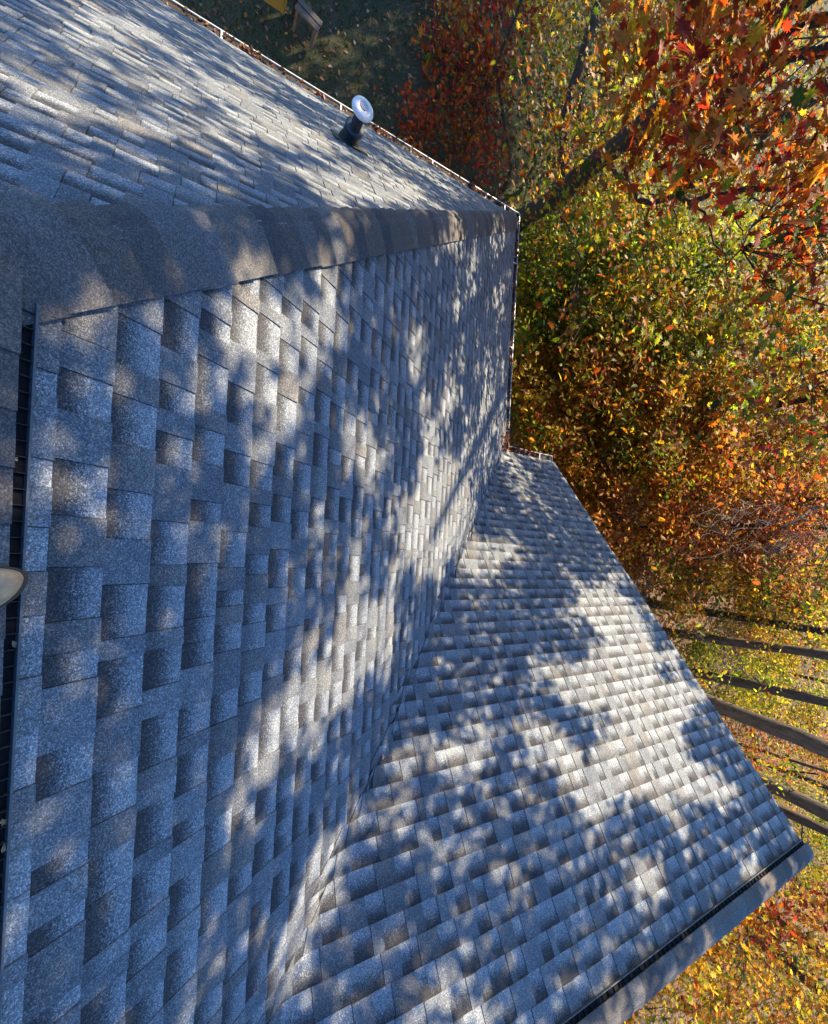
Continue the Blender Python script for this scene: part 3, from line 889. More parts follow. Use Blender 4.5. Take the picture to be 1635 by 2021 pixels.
class Tree:
    def __init__(s, label, base, name='tree', bark='bark_grey', cat='tree', group=None):
        s.base = np.array(base, float)
        s.root = tag(empty(name, tuple(s.base)), label, cat, group)
        s.bark = M[bark]; s.br = MB(); s.has_trunk = False; s.axis = None
        s.pos = []; s.colr = []; s.size = []; s.nodes = []
    def trunk(s, pts, rad, n=18):
        # resample with small wobble
        pts = [np.array(p, float) for p in pts]
        P = []; Rr = []
        for i in range(len(pts) - 1):
            m_ = 12
            for k in range(m_):
                t = k / m_; P.append(pts[i] * (1 - t) + pts[i + 1] * t); Rr.append(rad[i] * (1 - t) + rad[i + 1] * t)
        P.append(pts[-1]); Rr.append(rad[-1])
        P = [p + rng.normal(size=3) * rr * .055 for p, rr in zip(P, Rr)]
        Rr = [rr * rng.uniform(.93, 1.07) for rr in Rr]
        q = MB(); q.tube(P, Rr, n, rough=.10); q.build('trunk', s.bark, s.root, True)
        s.axis = (P, Rr); s.nodes += list(zip(P, Rr))
    def limb(s, pts, rad, n=8):
        pts = [np.array(p, float) for p in pts]; P = []; Rr = []
        for i in range(len(pts) - 1):
            for k in range(4):
                t = k / 4; P.append(pts[i] * (1 - t) + pts[i + 1] * t + rng.normal(size=3) * .03 * np.linalg.norm(pts[i + 1] - pts[i]) * (1 if k else 0)); Rr.append(rad[i] * (1 - t) + rad[i + 1] * t)
        P.append(pts[-1]); Rr.append(rad[-1])
        s.br.tube(P, Rr, n); s.nodes += [(p, r_) for p, r_ in zip(P, Rr) if r_ > .012]
    def attach(s, target, r0=.03):
        """a branch from the trunk up to a foliage clump"""
        target = np.array(target, float)
        A_ = np.array([p for p, _ in s.nodes]); dd = np.linalg.norm(A_ - target, axis=1) + np.maximum(0, A_[:, 2] - target[2] + .2) * 1.5
        best = int(np.argmin(dd)); a = A_[best]; d = target - a; L = np.linalg.norm(d)
        if L < .15: return
        rr = min(s.nodes[best][1] * .6, r0 * (0.35 + L * .2))
        mid = a + d * .5 + np.array([0, 0, .08 * L]) + rng.normal(size=3) * .07 * L
        s.limb([a, mid, target], [rr, rr * .55, .006], 6)
        for _ in range(3):
            e = target + rng.normal(size=3) * .35; st = mid + (target - mid) * rng.uniform(.2, .8)
            s.limb([st, e], [rr * .3, .003], 4)
    def clump(s, c, n, sig, mix, size):
        p = rng.normal(size=(n, 3)) * np.array(sig) + np.array(c)
        if isinstance(mix, dict) and len(mix) > 1:
            ks = list(mix); w = np.array([mix[k_] for k_ in ks], float); dom = ks[int(rng.choice(len(ks), p=w / w.sum()))]
            mix = dict(mix); mix[dom] = mix[dom] + 1.6 * w.sum()
        s.pos.append(p); s.colr.append(pick_colors(n, mix) * rng.uniform(.6, 1.08)); s.size.append(np.clip(rng.lognormal(-.08, .28, n), .45, 1.7) * size)
    def finish(s, kind='ovate', singles=0, tints=('gold',)):
        if s.br.v: s.br.build('branches', s.bark, s.root, True)['kind'] = 'stuff'
        if not s.pos: return
        pos = np.concatenate(s.pos); cl = np.concatenate(s.colr); sz = np.concatenate(s.size)
        # leaves never lie inside or under the roof skin
        def roofz(p):
            zm = np.where((p[:, 1] > YR) & (p[:, 1] < YE + .2) & (p[:, 0] > XCL - .2), -T * p[:, 1], -99)
            zl = np.where((p[:, 0] > XCL - .2) & (p[:, 1] < YE + .2), T * (p[:, 0] - XCL) + ZE, -99)
            z1 = np.where(zl > -90, np.minimum(zm, zl), zm)
            zw = np.where((p[:, 0] > XWE - .2) & (p[:, 0] < XW + 5.2) & (p[:, 1] < RAKE + .2) & (p[:, 1] > 0), np.minimum(T * (p[:, 0] - XWE) + ZE, T * (XW + 4.97 - p[:, 0]) + ZE), -99)
            return np.maximum(z1, zw)
        ok = (pos[:, 2] > roofz(pos) + .25) & (pos[:, 2] > GZ + .1)
        pos, cl, sz = pos[ok], cl[ok], sz[ok]
        x, y, z = to_px(pos)
        vis = (x > 0) & (x < PW) & (y > 0) & (y < PH) & (z > .3)
        app = np.where(vis, sz / np.maximum(z, .3), 0)
        order = np.argsort(-app)
        if singles:
            pickd = order[:singles * 2][::2]
            for i in pickd[:singles]:
                if app[i] <= 0: break
                me = single_leaf_mesh(kind, tints[rng.integers(len(tints))], int(rng.integers(5)))
                o = bpy.data.objects.new('leaf', me); col.objects.link(o)
                o.parent = s.root; o.matrix_parent_inverse = parent_inv(s.root)
                q_ = Vector((rng.normal(), rng.normal(), abs(rng.normal()) + .5)).to_track_quat('Z', 'Y')
                mm = Matrix.Translation(pos[i]) @ q_.to_matrix().to_4x4() @ Matrix.Rotation(rng.uniform(0, 6.3), 4, 'Z') @ Matrix.Scale(sz[i], 4)
                o.matrix_basis = mm
            keep = np.ones(len(pos), bool); keep[pickd[:singles]] = False
            pos, cl, sz = pos[keep], cl[keep], sz[keep]
        o = leaf_cloud('crown', pos, sz, cl, kind, M['leaf'], s.root, flat=.10)
        o['kind'] = 'stuff'

def px_clumps(tree, box, depth, nclump, nleaf, sig, mixf, size, attach=.3):
    """clumps of foliage filling a cone of directions at real distances"""
    x0, y0, x1, y1 = box
    for _ in range(nclump):
        x, y = rng.uniform(x0, x1), rng.uniform(y0, y1)
        c = at(x, y, rng.uniform(*depth))
        mix = mixf(x, y) if callable(mixf) else mixf
        tree.clump(c, int(nleaf * rng.uniform(.6, 1.4)), sig, mix, size)
        if rng.random() < attach and tree.axis: tree.attach(c)

def on_line(p1, d1, p2):
    """second point of an upright stem seen through p2, at the same place on the ground as the first"""
    A = at(*p1, d1); rr = ray(*p2)
    k = ((A - CAM)[:2] @ rr[:2]) / (rr[:2] @ rr[:2])
    return A, CAM + rr * k
def px_trunk(tree_label, p1, d1, p2, dia, up=9.0, bark='bark_grey', name='tree', group=None):
    A, B = on_line(p1, d1, p2)
    v = (B - A) / max(.2, (B[2] - A[2]))
    v = np.array([np.clip(v[0], -.22, .22), np.clip(v[1], -.22, .22), 1.0])
    gz = ground_h(A[0], A[1])
    base = A + v * (gz - A[2])
    t = Tree(tree_label, base, name=name, bark=bark, group=group)
    top = A + v * up
    t.trunk([base - v * .1, base + v * .5, A, A + v * up * .5, top], [dia * .75, dia * .56, dia * .5, dia * .38, dia * .2])
    return t, A, v

roof_pts = []
def surf(fr, u, s): return fr.p(u, s, 0)
SV = np.array(SUN)

# ---- the big oak just beyond the corner of the eaves
oak = Tree('large dark trunked oak leaning over the roof corner with red and orange leaves', (-7.9, 6.8, ground_h(-7.9, 6.8)), name='oak_tree', bark='bark_dark')
fork = at(1190, 310, 7.85)
oak.trunk([(-7.95, 6.75, GZ - .1), at(1030, 432, 9.5), at(1100, 388, 8.8), fork, (-8.3, 7.7, -1.5), (-8.8, 8.6, 2.5), (-9.3, 9.4, 6.5)], [.30, .20, .185, .165, .14, .11, .05])
oak.limb([at(1112, 385, 8.75), at(1118, 225, 8.3), at(1150, 110, 8.0), at(1188, -10, 7.8), at(1215, -160, 7.6)], [.12, .10, .085, .075, .05])
oak.limb([fork, at(1262, 394, 7.5), at(1400, 385, 7.0), at(1556, 366, 6.4), at(1720, 350, 5.9)], [.05, .05, .045, .04, .03])
oak.limb([at(1185, 330, 7.9), at(1350, 230, 7.2), at(1545, 112, 6.4), at(1635, 96, 6.0), at(1800, 60, 5.4)], [.05, .045, .06, .085, .09])
oak.limb([at(1490, 150, 6.6), at(1560, 60, 6.3), at(1640, 30, 6.0), at(1760, -40, 5.6)], [.05, .06, .07, .07])
oak.limb([at(1100, 395, 8.8), at(1128, 300, 8.6), at(1140, 240, 8.5), at(1165, 120, 8.3)], [.05, .045, .04, .02])
oak.limb([at(1470, 175, 6.2), at(1400, 270, 5.4), at(1330, 330, 5.0)], [.03, .02, .006])
oak.limb([at(1560, 360, 6.4), at(1500, 430, 5.8), at(1420, 540, 5.6)], [.03, .02, .006])
def mix_oak(x, y):
    if y < 330 and x > 1240: return {'red': 4, 'orange': 4, 'gold': 1, 'rust': 2, 'green': .6}
    if x > 1500: return {'red': 3, 'orange': 3, 'green': 2, 'gold': 1}
    return {'green': 3, 'lime': 2, 'orange': 1.6, 'rust': 1.2, 'gold': 1.5}
px_clumps(oak, (1230, -60, 1660, 520), (8.0, 10.5), 40, 60, (.4, .4, .25), {'green': 3, 'lime': 2, 'gold': 2, 'yellow': 1.5}, .13)
px_clumps(oak, (1240, -60, 1640, 330), (3.7, 6.4), 74, 32, (.30, .30, .22), mix_oak, .18, attach=.12)
px_clumps(oak, (1520, 250, 1680, 560), (3.9, 6.0), 26, 26, (.25, .25, .18), mix_oak, .175, attach=.1)
px_clumps(oak, (1430, 420, 1660, 900), (5.2, 7.6), 34, 26, (.3, .3, .2), mix_oak, .165, attach=.12)
px_clumps(oak, (1080, 380, 1460, 700), (6.4, 8.6), 22, 24, (.3, .3, .2), mix_oak, .15)
px_clumps(oak, (1040, -60, 1300, 440), (7.2, 9.8), 70, 60, (.4, .4, .3), {'gold': 2, 'lime': 2, 'orange': 2, 'green': 2.4, 'yellow': 1}, .125)

# ---- upper canopy that throws the dappled shade (unseen clumps added to the oak and its neighbours, shaped for the dapples)
shade_trees = [oak]
def plain_tree(label, x, y, dia, top, bark='bark_grey', name='tree', lean=(0, 0)):
    gz = ground_h(x, y)
    t = Tree(label, (x, y, gz), name=name, bark=bark)
    t.trunk([(x, y, gz - .1), (x, y, gz + .5), (x + lean[0] * .5, y + lean[1] * .5, (gz + top) / 2), (x + lean[0], y + lean[1], top)], [dia * .75, dia * .55, dia * .42, dia * .15])
    return t
shade_trees.append(plain_tree('tall maple standing well behind the corner oak', -11.5, 13.0, .42, 9, 'bark_dark', 'maple_tree'))
shade_trees.append(plain_tree('tall straight maple behind the thicket beyond the eaves', -5.0, 15.5, .40, 10, 'bark_dark', 'maple_tree'))
shade_trees.append(plain_tree('tall yellowing maple at the far edge of the lawn', -15.5, 6.0, .40, 8, 'bark_grey', 'maple_tree'))
shade_trees.append(plain_tree('slim tall maple opposite the wing gable', -2.0, 18.5, .32, 10, 'bark_grey', 'maple_tree'))
px_clumps(shade_trees[1], (1180, -60, 1680, 560), (11.5, 15.5), 70, 150, (.6, .6, .4), {'lime': 2, 'yellow': 3, 'gold': 2, 'green': 2}, .15)
px_clumps(shade_trees[3], (960, -60, 1240, 430), (12.5, 16), 60, 130, (.6, .6, .4), {'lime': 3, 'yellow': 3, 'orange': 1.5, 'green': 2}, .15)
def shade(nc, pts, krange, nleaf, sig, size):
    for _ in range(nc):
        p = pts(); k = rng.uniform(*krange)
        c = p + SV * k
        if c[2] < 1.9: continue
        t = min(shade_trees, key=lambda t: np.hypot(*(np.array(t.axis[0][-6][:2]) - c[:2])))
        t.clump(c, int(nleaf * rng.uniform(.5, 1.5)), sig, {'gold': 2, 'orange': 2, 'green': 2, 'yellow': 1}, size)
        if rng.random() < .35: t.attach(c, .03)
def p_main():
    s = rng.uniform(-.5, 6.6); u = rng.uniform(HX - s * cp, VC - s * cp); return FM.p(u, s, 0)
def p_near():
    return FM.p(rng.uniform(-1.6, 2.4), rng.uniform(-.6, 2.6), 0)
def p_left():
    s = rng.uniform(0, 6.4); return FL.p(rng.uniform(-3.5, s * cp), s, 0)
def p_wing():
    s = rng.uniform(0, 6.2); return FWL.p(rng.uniform(VC - XW + s * cp, RAKE), s, 0)
def p_wingtop():
    s = rng.uniform(0, 2.6); return FWL.p(rng.uniform(.3, RAKE), s, 0)
def p_lawn():
    while True:
        p = np.array([rng.uniform(-16, -6.5), rng.uniform(-4, 8.5), GZ])
        if np.hypot(p[0] + 11.2, p[1] - 2.6) > .75: return p      # one small gap lets a patch of sun down on the grass
# where the canopy over the roof stands open (x, y, rx, ry, how open): gaps shaped to drop sun patches on the roof
OPEN = [(90, 590, 95, 60, 1.1), (225, 580, 50, 50, .9), (655, 470, 60, 55, 1.1), (560, 505, 40, 35, .5), (900, 470, 50, 30, .4),
        (80, 240, 190, 26, .8), (200, 170, 190, 26, .7), (330, 335, 110, 26, .8), (60, 90, 160, 30, .5), (440, 250, 130, 22, .6), (700, 360, 110, 22, .7), (250, 60, 140, 22, .5), (820, 380, 80, 16, .6), (560, 160, 90, 20, .4),
        (470, 690, 45, 100, .8), (610, 610, 42, 60, .8), (740, 640, 26, 50, .6), (770, 880, 26, 50, .5), (310, 660, 40, 50, .6), (985, 480, 16, 50, .8), (940, 570, 22, 60, .6), (225, 740, 55, 110, 1.05), (395, 740, 40, 50, 1.0), (520, 640, 72, 110, 1.1), (540, 810, 58, 115, 1.1), (690, 840, 62, 90, 1.0), (650, 690, 30, 80, .7),
        (910, 650, 28, 110, .9), (830, 720, 22, 80, .8), (890, 790, 28, 60, .8), (960, 700, 22, 120, .8), (985, 560, 16, 70, .8), (875, 960, 60, 90, .95), (825, 1060, 65, 90, .95), (950, 870, 35, 90, .8),
        (720, 1215, 50, 75, .9), (700, 1320, 40, 60, .6), (570, 1180, 30, 50, .5), (400, 1390, 26, 85, .85), (500, 1545, 26, 50, .7), (430, 1540, 18, 40, .5), (635, 1660, 32, 75, .95), (600, 1780, 34, 75, .95), (560, 1900, 38, 80, .95), (530, 1990, 40, 50, .9),
        (1130, 1190, 150, 100, .72), (1000, 1090, 70, 55, .75), (1240, 1340, 100, 90, .66), (1090, 1330, 80, 60, .45), (1300, 1500, 85, 80, .85), (940, 1490, 75, 50, .7), (1030, 1430, 60, 50, .7),
        (830, 1600, 95, 45, .9), (1050, 1750, 45, 85, .8), (1180, 1590, 70, 60, .75), (1400, 1560, 60, 45, .6), (915, 950, 35, 45, .9), (1040, 975, 22, 30, .7), (1290, 1740, 50, 40, .6), (1120, 1500, 80, 50, .7), (1370, 1400, 40, 60, .6), (760, 1480, 60, 40, .4), (1480, 1700, 30, 30, .5)]
def openness(P):
    x, y, z = to_px(P)
    if z < .2: return .25
    if y < 430: L = .26
    elif x < 620 and y > 880: L = .05
    elif x < 1010 and y < 900: L = .17
    elif y < 1010: L = .10
    elif y > 1620: L = .10
    else: L = .15
    for ox, oy, rx, ry, w in OPEN:
        L += w * math.exp(-((x - ox) / rx) ** 2 * 1.1 - ((y - oy) / ry) ** 2 * 1.1)
    return min(L, .98)
E1 = np.cross(SV, [0, 0, 1.0]); E1 /= np.linalg.norm(E1); E2 = np.cross(SV, E1)
def gap_noise(p):
    a, b = float(p @ E1), float(p @ E2)
    return noise.noise(Vector((a * .75, b * .75, 5.2))) * .95 + noise.noise(Vector((a * 2.0, b * 2.0, 9.1))) * .9 + noise.noise(Vector((a * 4.6, b * 4.6, 1.7))) * .62
_q = np.sort([gap_noise(np.array([rng.uniform(-9, 9), rng.uniform(-9, 9), rng.uniform(-9, 9)])) for _ in range(3000)])
def shade_roof(pts, area, thick, krange, nleaf, sig, size):
    """leaf clumps overhead; where gap_noise is low the canopy is open"""
    nc = int(area * thick / (nleaf * size * size * .33 * .55))
    for _ in range(nc):
        p = pts()
        if np.searchsorted(_q, gap_noise(p)) / 3000 < openness(p): continue
        c = p + SV * rng.uniform(*krange)
        px_, py_, pz_ = to_px(c)
        if c[2] < 1.7 and pz_ > 0 and px_ < PW + 60 and py_ > -80: continue
        t = min(shade_trees, key=lambda t: np.hypot(*(np.array(t.axis[0][-6][:2]) - c[:2])))
        t.clump(c, int(nleaf * rng.uniform(.6, 1.4)), sig, {'gold': 2, 'orange': 2, 'green': 2, 'yellow': 1}, size)
        if rng.random() < .022: t.attach(c, .03)
def p_mainw():
    s = rng.uniform(-.5, 6.6); u = rng.uniform(HX - 6.6 * cp, 2.6)
    return FM.p(u, s, 0) if HX - s * cp - .3 < u < VC - s * cp + .1 else p_mainw()
def p_leftw():
    s = rng.uniform(0, 6.5); u = rng.uniform(-3.5, 5.3)
    return FL.p(u, s, 0) if u < s * cp + .2 else p_leftw()
def p_wingw():
    s = rng.uniform(0, 6.3); u = rng.uniform(0, RAKE)
    return FWL.p(u, s, 0) if u > VC - XW + s * cp - .1 else p_wingw()
shade_roof(p_mainw, 32, 5.2, (5.6, 8.6), 12, (.075, .075, .07), .12)
shade_roof(p_leftw, 26, 4.2, (5.6, 8.6), 14, (.075, .075, .07), .12)
shade_roof(p_wingw, 19, 4.8, (5.6, 8.2), 12, (.07, .07, .06), .11)
shade(40, lambda: np.array([rng.uniform(-10, 3), rng.uniform(7, 17), -4.5]), (12.5, 18), 70, (.45, .45, .3), .17)  # unseen leaf clumps added overhead to darken the thicket
far_pts = [t for t in shade_trees]
lawn_tree = plain_tree('broad dark maple shading the lawn, mostly out of the picture', -19.0, 8.5, .45, 5, 'bark_dark', 'maple_tree')
shade_trees.append(lawn_tree)
shade(420, p_lawn, (17, 23), 80, (.38, .38, .3), .18)

# ---- red maple and thin stems beside the lawn
rm, A_, v_ = px_trunk('small red maple with dark red leaves between the lawn and the thin stems', (905, 330), 11.5, (930, 200), .10, 4.0, 'bark_dark', 'red_maple_tree')
px_clumps(rm, (800, 60, 985, 330), (9.6, 11.6), 60, 75, (.30, .30, .22), {'red': 7, 'orange': 1.6, 'green': .5, 'rust': 1}, .15)
px_clumps(rm, (860, -60, 1100, 120), (9.2, 11.2), 40, 60, (.30, .30, .22), {'red': 5, 'pink': 2, 'orange': 2, 'yellow': 1}, .14)
for lab, pl, w in (('thin pale leaning stem nearest the red maple', [(985, 400, 11.2), (968, 310, 10.9), (955, 150, 10.2), (948, -40, 9.6)], .035),
                   ('thin stem with a kink, middle one of three beside the oak', [(1010, 330, 11.0), (992, 215, 10.6), (975, 90, 10.0), (962, -40, 9.6)], .045),
                   ('thin straight stem closest to the oak trunk', [(1058, 320, 11.0), (1048, 255, 10.7), (1035, 120, 10.1), (1020, -40, 9.6)], .035)):
    b = at(*pl[0]); g0 = np.array([b[0], b[1] + .3, ground_h(b[0], b[1])])
    st = Tree(lab, g0, name='sapling', bark='bark_grey')
    st.trunk([g0] + [at(*q_) for q_ in pl], [w * 1.3] + [w, w, w * .9, w * .7], 8)
    for q_ in pl[1:]:
        c = at(q_[0] + rng.uniform(-40, 40), q_[1] + rng.uniform(-30, 30), q_[2])
        for _ in range(2): st.clump(c + rng.normal(size=3) * .4, 22, (.3, .3, .25), {'gold': 2, 'orange': 2, 'green': 2, 'lime': 1}, .11); st.attach(c, .012)
    st.finish('ovate', 0)
rm.finish('lobed', 120, ('red', 'orange'))

# ---- the thicket of beeches below and beyond the eaves
def mix_thicket(x, y):
    if y < 560: return {'green': 5, 'lime': 1.2, 'gold': 1.2, 'yellow': .6}
    if y < 700: return {'green': 3.6, 'gold': 2.6, 'lime': .6, 'orange': .5}
    if y < 960: return {'gold': 3.0, 'orange': 1.8, 'rust': 1.6, 'green': 2.2, 'yellow': .8}
    if x > 1330 and y < 1120: return {'pink': 2.4, 'rust': 2.2, 'gold': 1.4, 'orange': 1, 'green': .6}
    if y > 1100: return {'rust': 2.4, 'green': 1.8, 'gold': 1.4}
    return {'gold': 2, 'orange': 2.6, 'rust': 2, 'yellow': 1}
beech = [('beech with green and yellow leaves behind the main eave gutter', (1120, 560), (1000, 430, 1250, 660), 30),
         ('beech with olive leaves under the long oak limb', (1330, 560), (1200, 440, 1480, 680), 28),
         ('beech turning orange behind the end of the wing gutter', (1150, 820), (1010, 640, 1260, 900), 34),
         ('beech with bright orange and gold leaves in the middle of the thicket', (1330, 800), (1200, 660, 1450, 960), 36),
         ('beech turning gold below the hanging oak leaves', (1520, 760), (1420, 600, 1660, 950), 26),
         ('low orange beech close along the rake of the wing', (1220, 980), (1110, 880, 1330, 1130), 26),
         ('pinkish beech with bare pale twigs showing through', (1430, 1040), (1310, 930, 1560, 1190), 30),
         ('thin leaved beech at the edge of the open wood', (1590, 1060), (1500, 930, 1680, 1200), 14)]
for lab, cpx, box, nc in beech:
    c = at(*cpx, 11.0); gz = ground_h(c[0], c[1])
    t = Tree(lab, (c[0], c[1], gz), name='beech_tree', bark='bark_dark', group=None)
    t.trunk([(c[0], c[1], gz - .1), (c[0], c[1], gz + .6), (c[0] + rng.normal() * .2, c[1] + rng.normal() * .2, c[2] - .2), (c[0], c[1], c[2] + 1.2)], [.13, .10, .07, .02], 10)
    px_clumps(t, box, (9.4, 12.6), int(nc * 3.2), 125, (.27, .27, .14), mix_thicket, .13, attach=.25)
    px_clumps(t, box, (12.2, 14.5), int(nc * 1.0), 220, (.6, .6, .35), mix_thicket, .14, attach=.1)
    t.finish('ovate', 60, ('gold', 'orange') if cpx[1] > 600 else ('green', 'lime'))
# bare dark branch and pale twigs
tw = Tree('bare dark limb crossing the orange leaves of the thicket', at(1175, 918, 10.2) + np.array([0, 0, -3.2]), name='dead_branch', bark='bark_dark', cat='branch')
tw.limb([at(1168, 918, 10.4) + np.array([0, 0, -3.2]), at(1168, 918, 10.4), at(1240, 908, 10.0), at(1312, 896, 9.7)], [.07, .07, .065, .05])
tw.limb([at(1240, 908, 10.0), at(1330, 860, 9.6), at(1345, 790, 9.4)], [.03, .02, .008]); tw.limb([at(1330, 860, 9.6), at(1350, 840, 9.5), at(1360, 800, 9.4)], [.015, .01, .004])
tw.finish()
tp = Tree('bare pale twiggy shrub with sunlit branches near the edge of the wood', at(1640, 1000, 10.0) + np.array([0, 0, -4]), name='bare_shrub', bark='bark_grey', cat='shrub')
tp.limb([at(1680, 960, 10.0) + np.array([0, 0, -4.]), at(1660, 980, 9.8), at(1590, 1015, 9.4), at(1540, 1045, 9.2)], [.05, .04, .03, .012])
for _ in range(60):
    a_ = (rng.uniform(1420, 1640), rng.uniform(990, 1100)); d_ = rng.uniform(8.6, 9.8)
    tp.limb([at(*a_, d_), at(a_[0] - rng.uniform(15, 45), a_[1] + rng.uniform(-25, 40), d_ - .2), at(a_[0] - rng.uniform(40, 90), a_[1] + rng.uniform(-40, 70), d_ - .4)], [.012, .007, .003], 5)
tp.finish()

# ---- open wood with straight trunks at the lower right of the picture
G_ = 'straight trunks in the open wood'
trunks = [('thickest ridged trunk, bare and grey, crossing the open wood', (1408, 1390), 9.5, (1635, 1478), .34),
          ('grey trunk just beyond the gable corner, above its thinner neighbour', (1511, 1545), 10.0, (1635, 1606), .34),
          ('slimmer trunk closest to the end of the wing ridge', (1547, 1601), 11.5, (1635, 1642), .27),
          ('long slim trunk rising beside the pale green shrub', (1309, 1247), 13.0, (1635, 1293), .28),
          ('dark trunk rising at the lower edge of the thicket', (1349, 1201), 14.5, (1635, 1247), .27),
          ('half hidden trunk between the slim trunk and the thickest one', (1362, 1326), 12.5, (1493, 1355), .26),
          ('dark far trunk beside the bare shrub', (1560, 1160), 20.0, (1635, 1168), .30),
          ('pair of thin poles leaning past the thickest trunk', (1466, 1470), 13.5, (1620, 1519), .09),
          ('thin dark far trunk near the gold leaves', (1540, 1205), 21.0, (1635, 1214), .22),
          ('dark trunk below the wing ridge among orange leaves', (1500, 1800), 10.5, (1590, 1860), .30),
          ('short thick dark trunk showing low among the yellow leaves', (1560, 1900), 9.0, (1635, 1962), .34)]
open_t = []
for i, (lab, p1, d1, p2, dia) in enumerate(trunks):
    t, A, v = px_trunk(lab, p1, d1, p2, dia, 9.0, 'bark_grey' if i not in (4, 6, 8, 9, 10) else 'bark_dark', 'tree', G_)
    open_t.append((t, A, v))
for i in range(6):
    a_ = (rng.uniform(1400, 1640), rng.uniform(1150, 1560)); dd_ = rng.uniform(15, 27)
    labs = [w_ + ' far pole of a tree deep in the open wood' for w_ in ('thin',)]
    t_, A_, v_ = px_trunk(labs[0], a_, dd_, (a_[0] + 120, a_[1] + 120 * (a_[1] - 1066) / (a_[0] - 359)), rng.uniform(.14, .26), 10, 'bark_dark', 'tree', 'thin far poles deep in the open wood')
    t_.limb([A_, A_ + np.array([rng.normal() * .8, rng.normal() * .8, 2.5])], [.05, .01], 5); t_.finish()
def mix_open(x, y):
    if y < 1290: return {'yellow': 2.4, 'gold': 2, 'green': 1.4, 'orange': .6}
    if y < 1420: return {'green': 2, 'lime': 2, 'yellow': 2.4, 'gold': 1.6}
    if y < 1560: return {'gold': 2, 'orange': 1.6, 'red': .8, 'lime': 1.6, 'rust': 1}
    return {'green': 2, 'lime': 1.6, 'gold': 1.6, 'yellow': 1}
opened = [(0, (1380, 1360, 1660, 1470), 30), (1, (1440, 1470, 1660, 1580), 26), (2, (1560, 1600, 1680, 1760), 22), (3, (1290, 1200, 1500, 1330), 26), (4, (1350, 1130, 1660, 1240), 30),
          (5, (1330, 1300, 1560, 1400), 26), (6, (1500, 1060, 1680, 1210), 26), (8, (1480, 1200, 1680, 1330), 28)]
for i, box, nc in opened:
    t, A, v = open_t[i]
    px_clumps(t, box, (8.8, 11.0), 3, 45, (.22, .22, .15), mix_open, .10, attach=.5)
    px_clumps(t, box, (15.0, 25.0), int(nc*.75), 230, (.42, .42, .26), mix_open, .12, attach=0)
    px_clumps(t, box, (11.5, 15.0), int(nc * .6), 110, (.3, .3, .2), mix_open, .105, attach=0)
    t.finish('ovate', 30, ('yellow', 'gold', 'lime'))
for i in (7,): open_t[i][0].finish()
def mix_br(x, y):
    if x > 1480 and 1750 < y < 1850: return {'red': 2, 'rust': 3, 'gold': 1.5}
    return {'yellow': 5, 'gold': 3, 'orange': 1.3, 'rust': 1.0, 'green': 1.2, 'pink': .6}
t, A, v = open_t[9]
px_clumps(t, (1380, 1740, 1680, 1900), (7.6, 9.6), 44, 60, (.33, .33, .2), mix_br, .14)
px_clumps(t, (1380, 1740, 1680, 1900), (10, 14), 26, 110, (.6, .6, .4), {'green': 2, 'gold': 2, 'rust': 2}, .10, attach=0)
t.finish('lobed', 200, ('yellow', 'gold', 'orange', 'rust'))
t, A, v = open_t[10]
px_clumps(t, (1220, 1860, 1680, 2060), (6.6, 8.8), 66, 60, (.32, .32, .2), mix_br, .14)
px_clumps(t, (1200, 1860, 1680, 2060), (9, 13), 34, 110, (.6, .6, .4), {'green': 2, 'gold': 2, 'rust': 2}, .10, attach=0)
t.finish('lobed', 300, ('yellow', 'gold', 'orange', 'rust'))
# pale green shrub on the forest floor
sh_ = Tree('pale green leafy shrub beside the long slim trunk', at(1390, 1290, 15.5), name='shrub', bark='bark_dark', cat='shrub')
for _ in range(14): sh_.clump(at(rng.uniform(1365, 1430), rng.uniform(1265, 1305), rng.uniform(13.2, 14.2)), 60, (.22, .22, .18), {'lime': 3, 'green': 1}, .09)
sh_.limb([at(1390, 1290, 14.2) - np.array([0, 0, 1.2]), at(1395, 1285, 13.8)], [.03, .01]); sh_.finish()
# distant backing wood
bw = Tree('far wood', (10, 34, GZ), name='distant_woods', bark='bark_dark'); bw.root.pop('label', None)
del_root = bw.root
pos = []; cl = []
for _ in range(620):
    a = rng.uniform(-1.25, 1.15); d = rng.uniform(22, 44)
    c = np.array([math.sin(a) * d, math.cos(a) * d, rng.uniform(GZ + .4, 3.5)])
    n = 55
    pos.append(c + rng.normal(size=(n, 3)) * (1.1, 1.1, .7)); cl.append(pick_colors(n, [{'gold': 2, 'yellow': 1, 'green': 1.6}, {'orange': 2, 'gold': 2, 'rust': 1}, {'green': 3, 'lime': 1.5, 'gold': 1}][rng.integers(3)]))
bpy.data.objects.remove(del_root)
pos = np.concatenate(pos); cl = np.concatenate(cl)
o = leaf_cloud('distant_woods', pos, .2, cl, 'ovate', M['leaf']); tag(o, 'mass of yellow and green foliage far off in the wood', kind='stuff')

for t in shade_trees:
    t.finish('lobed' if t is oak else 'ovate', 300 if t is oak else 0, ('red', 'orange', 'rust', 'orange', 'green') )

# ------------------------------------------------------------------ litter on the ground and in the gutters
n = 17000
pp = np.stack([rng.uniform(-19, 16, n), rng.uniform(-5, 34, n), np.zeros(n)], 1)
pp[:, 2] = [ground_h(x, y) + .02 + rng.random() * .03 for x, y, _ in pp]
keepg = ~((pp[:, 0] > XCL + .3) & (pp[:, 0] < 8.5) & (pp[:, 1] < RAKE - .4))
pp = pp[keepg]
o = leaf_cloud('leaf_litter', pp, rng.uniform(.07, .13, len(pp)), pick_colors(len(pp), {'dry': 5, 'rust': 1.5, 'gold': .7, 'pink': .5}), 'ovate', M['litter'], flat=1.0)
tag(o, 'fallen brown leaves scattered over the lawn and forest floor', kind='stuff')
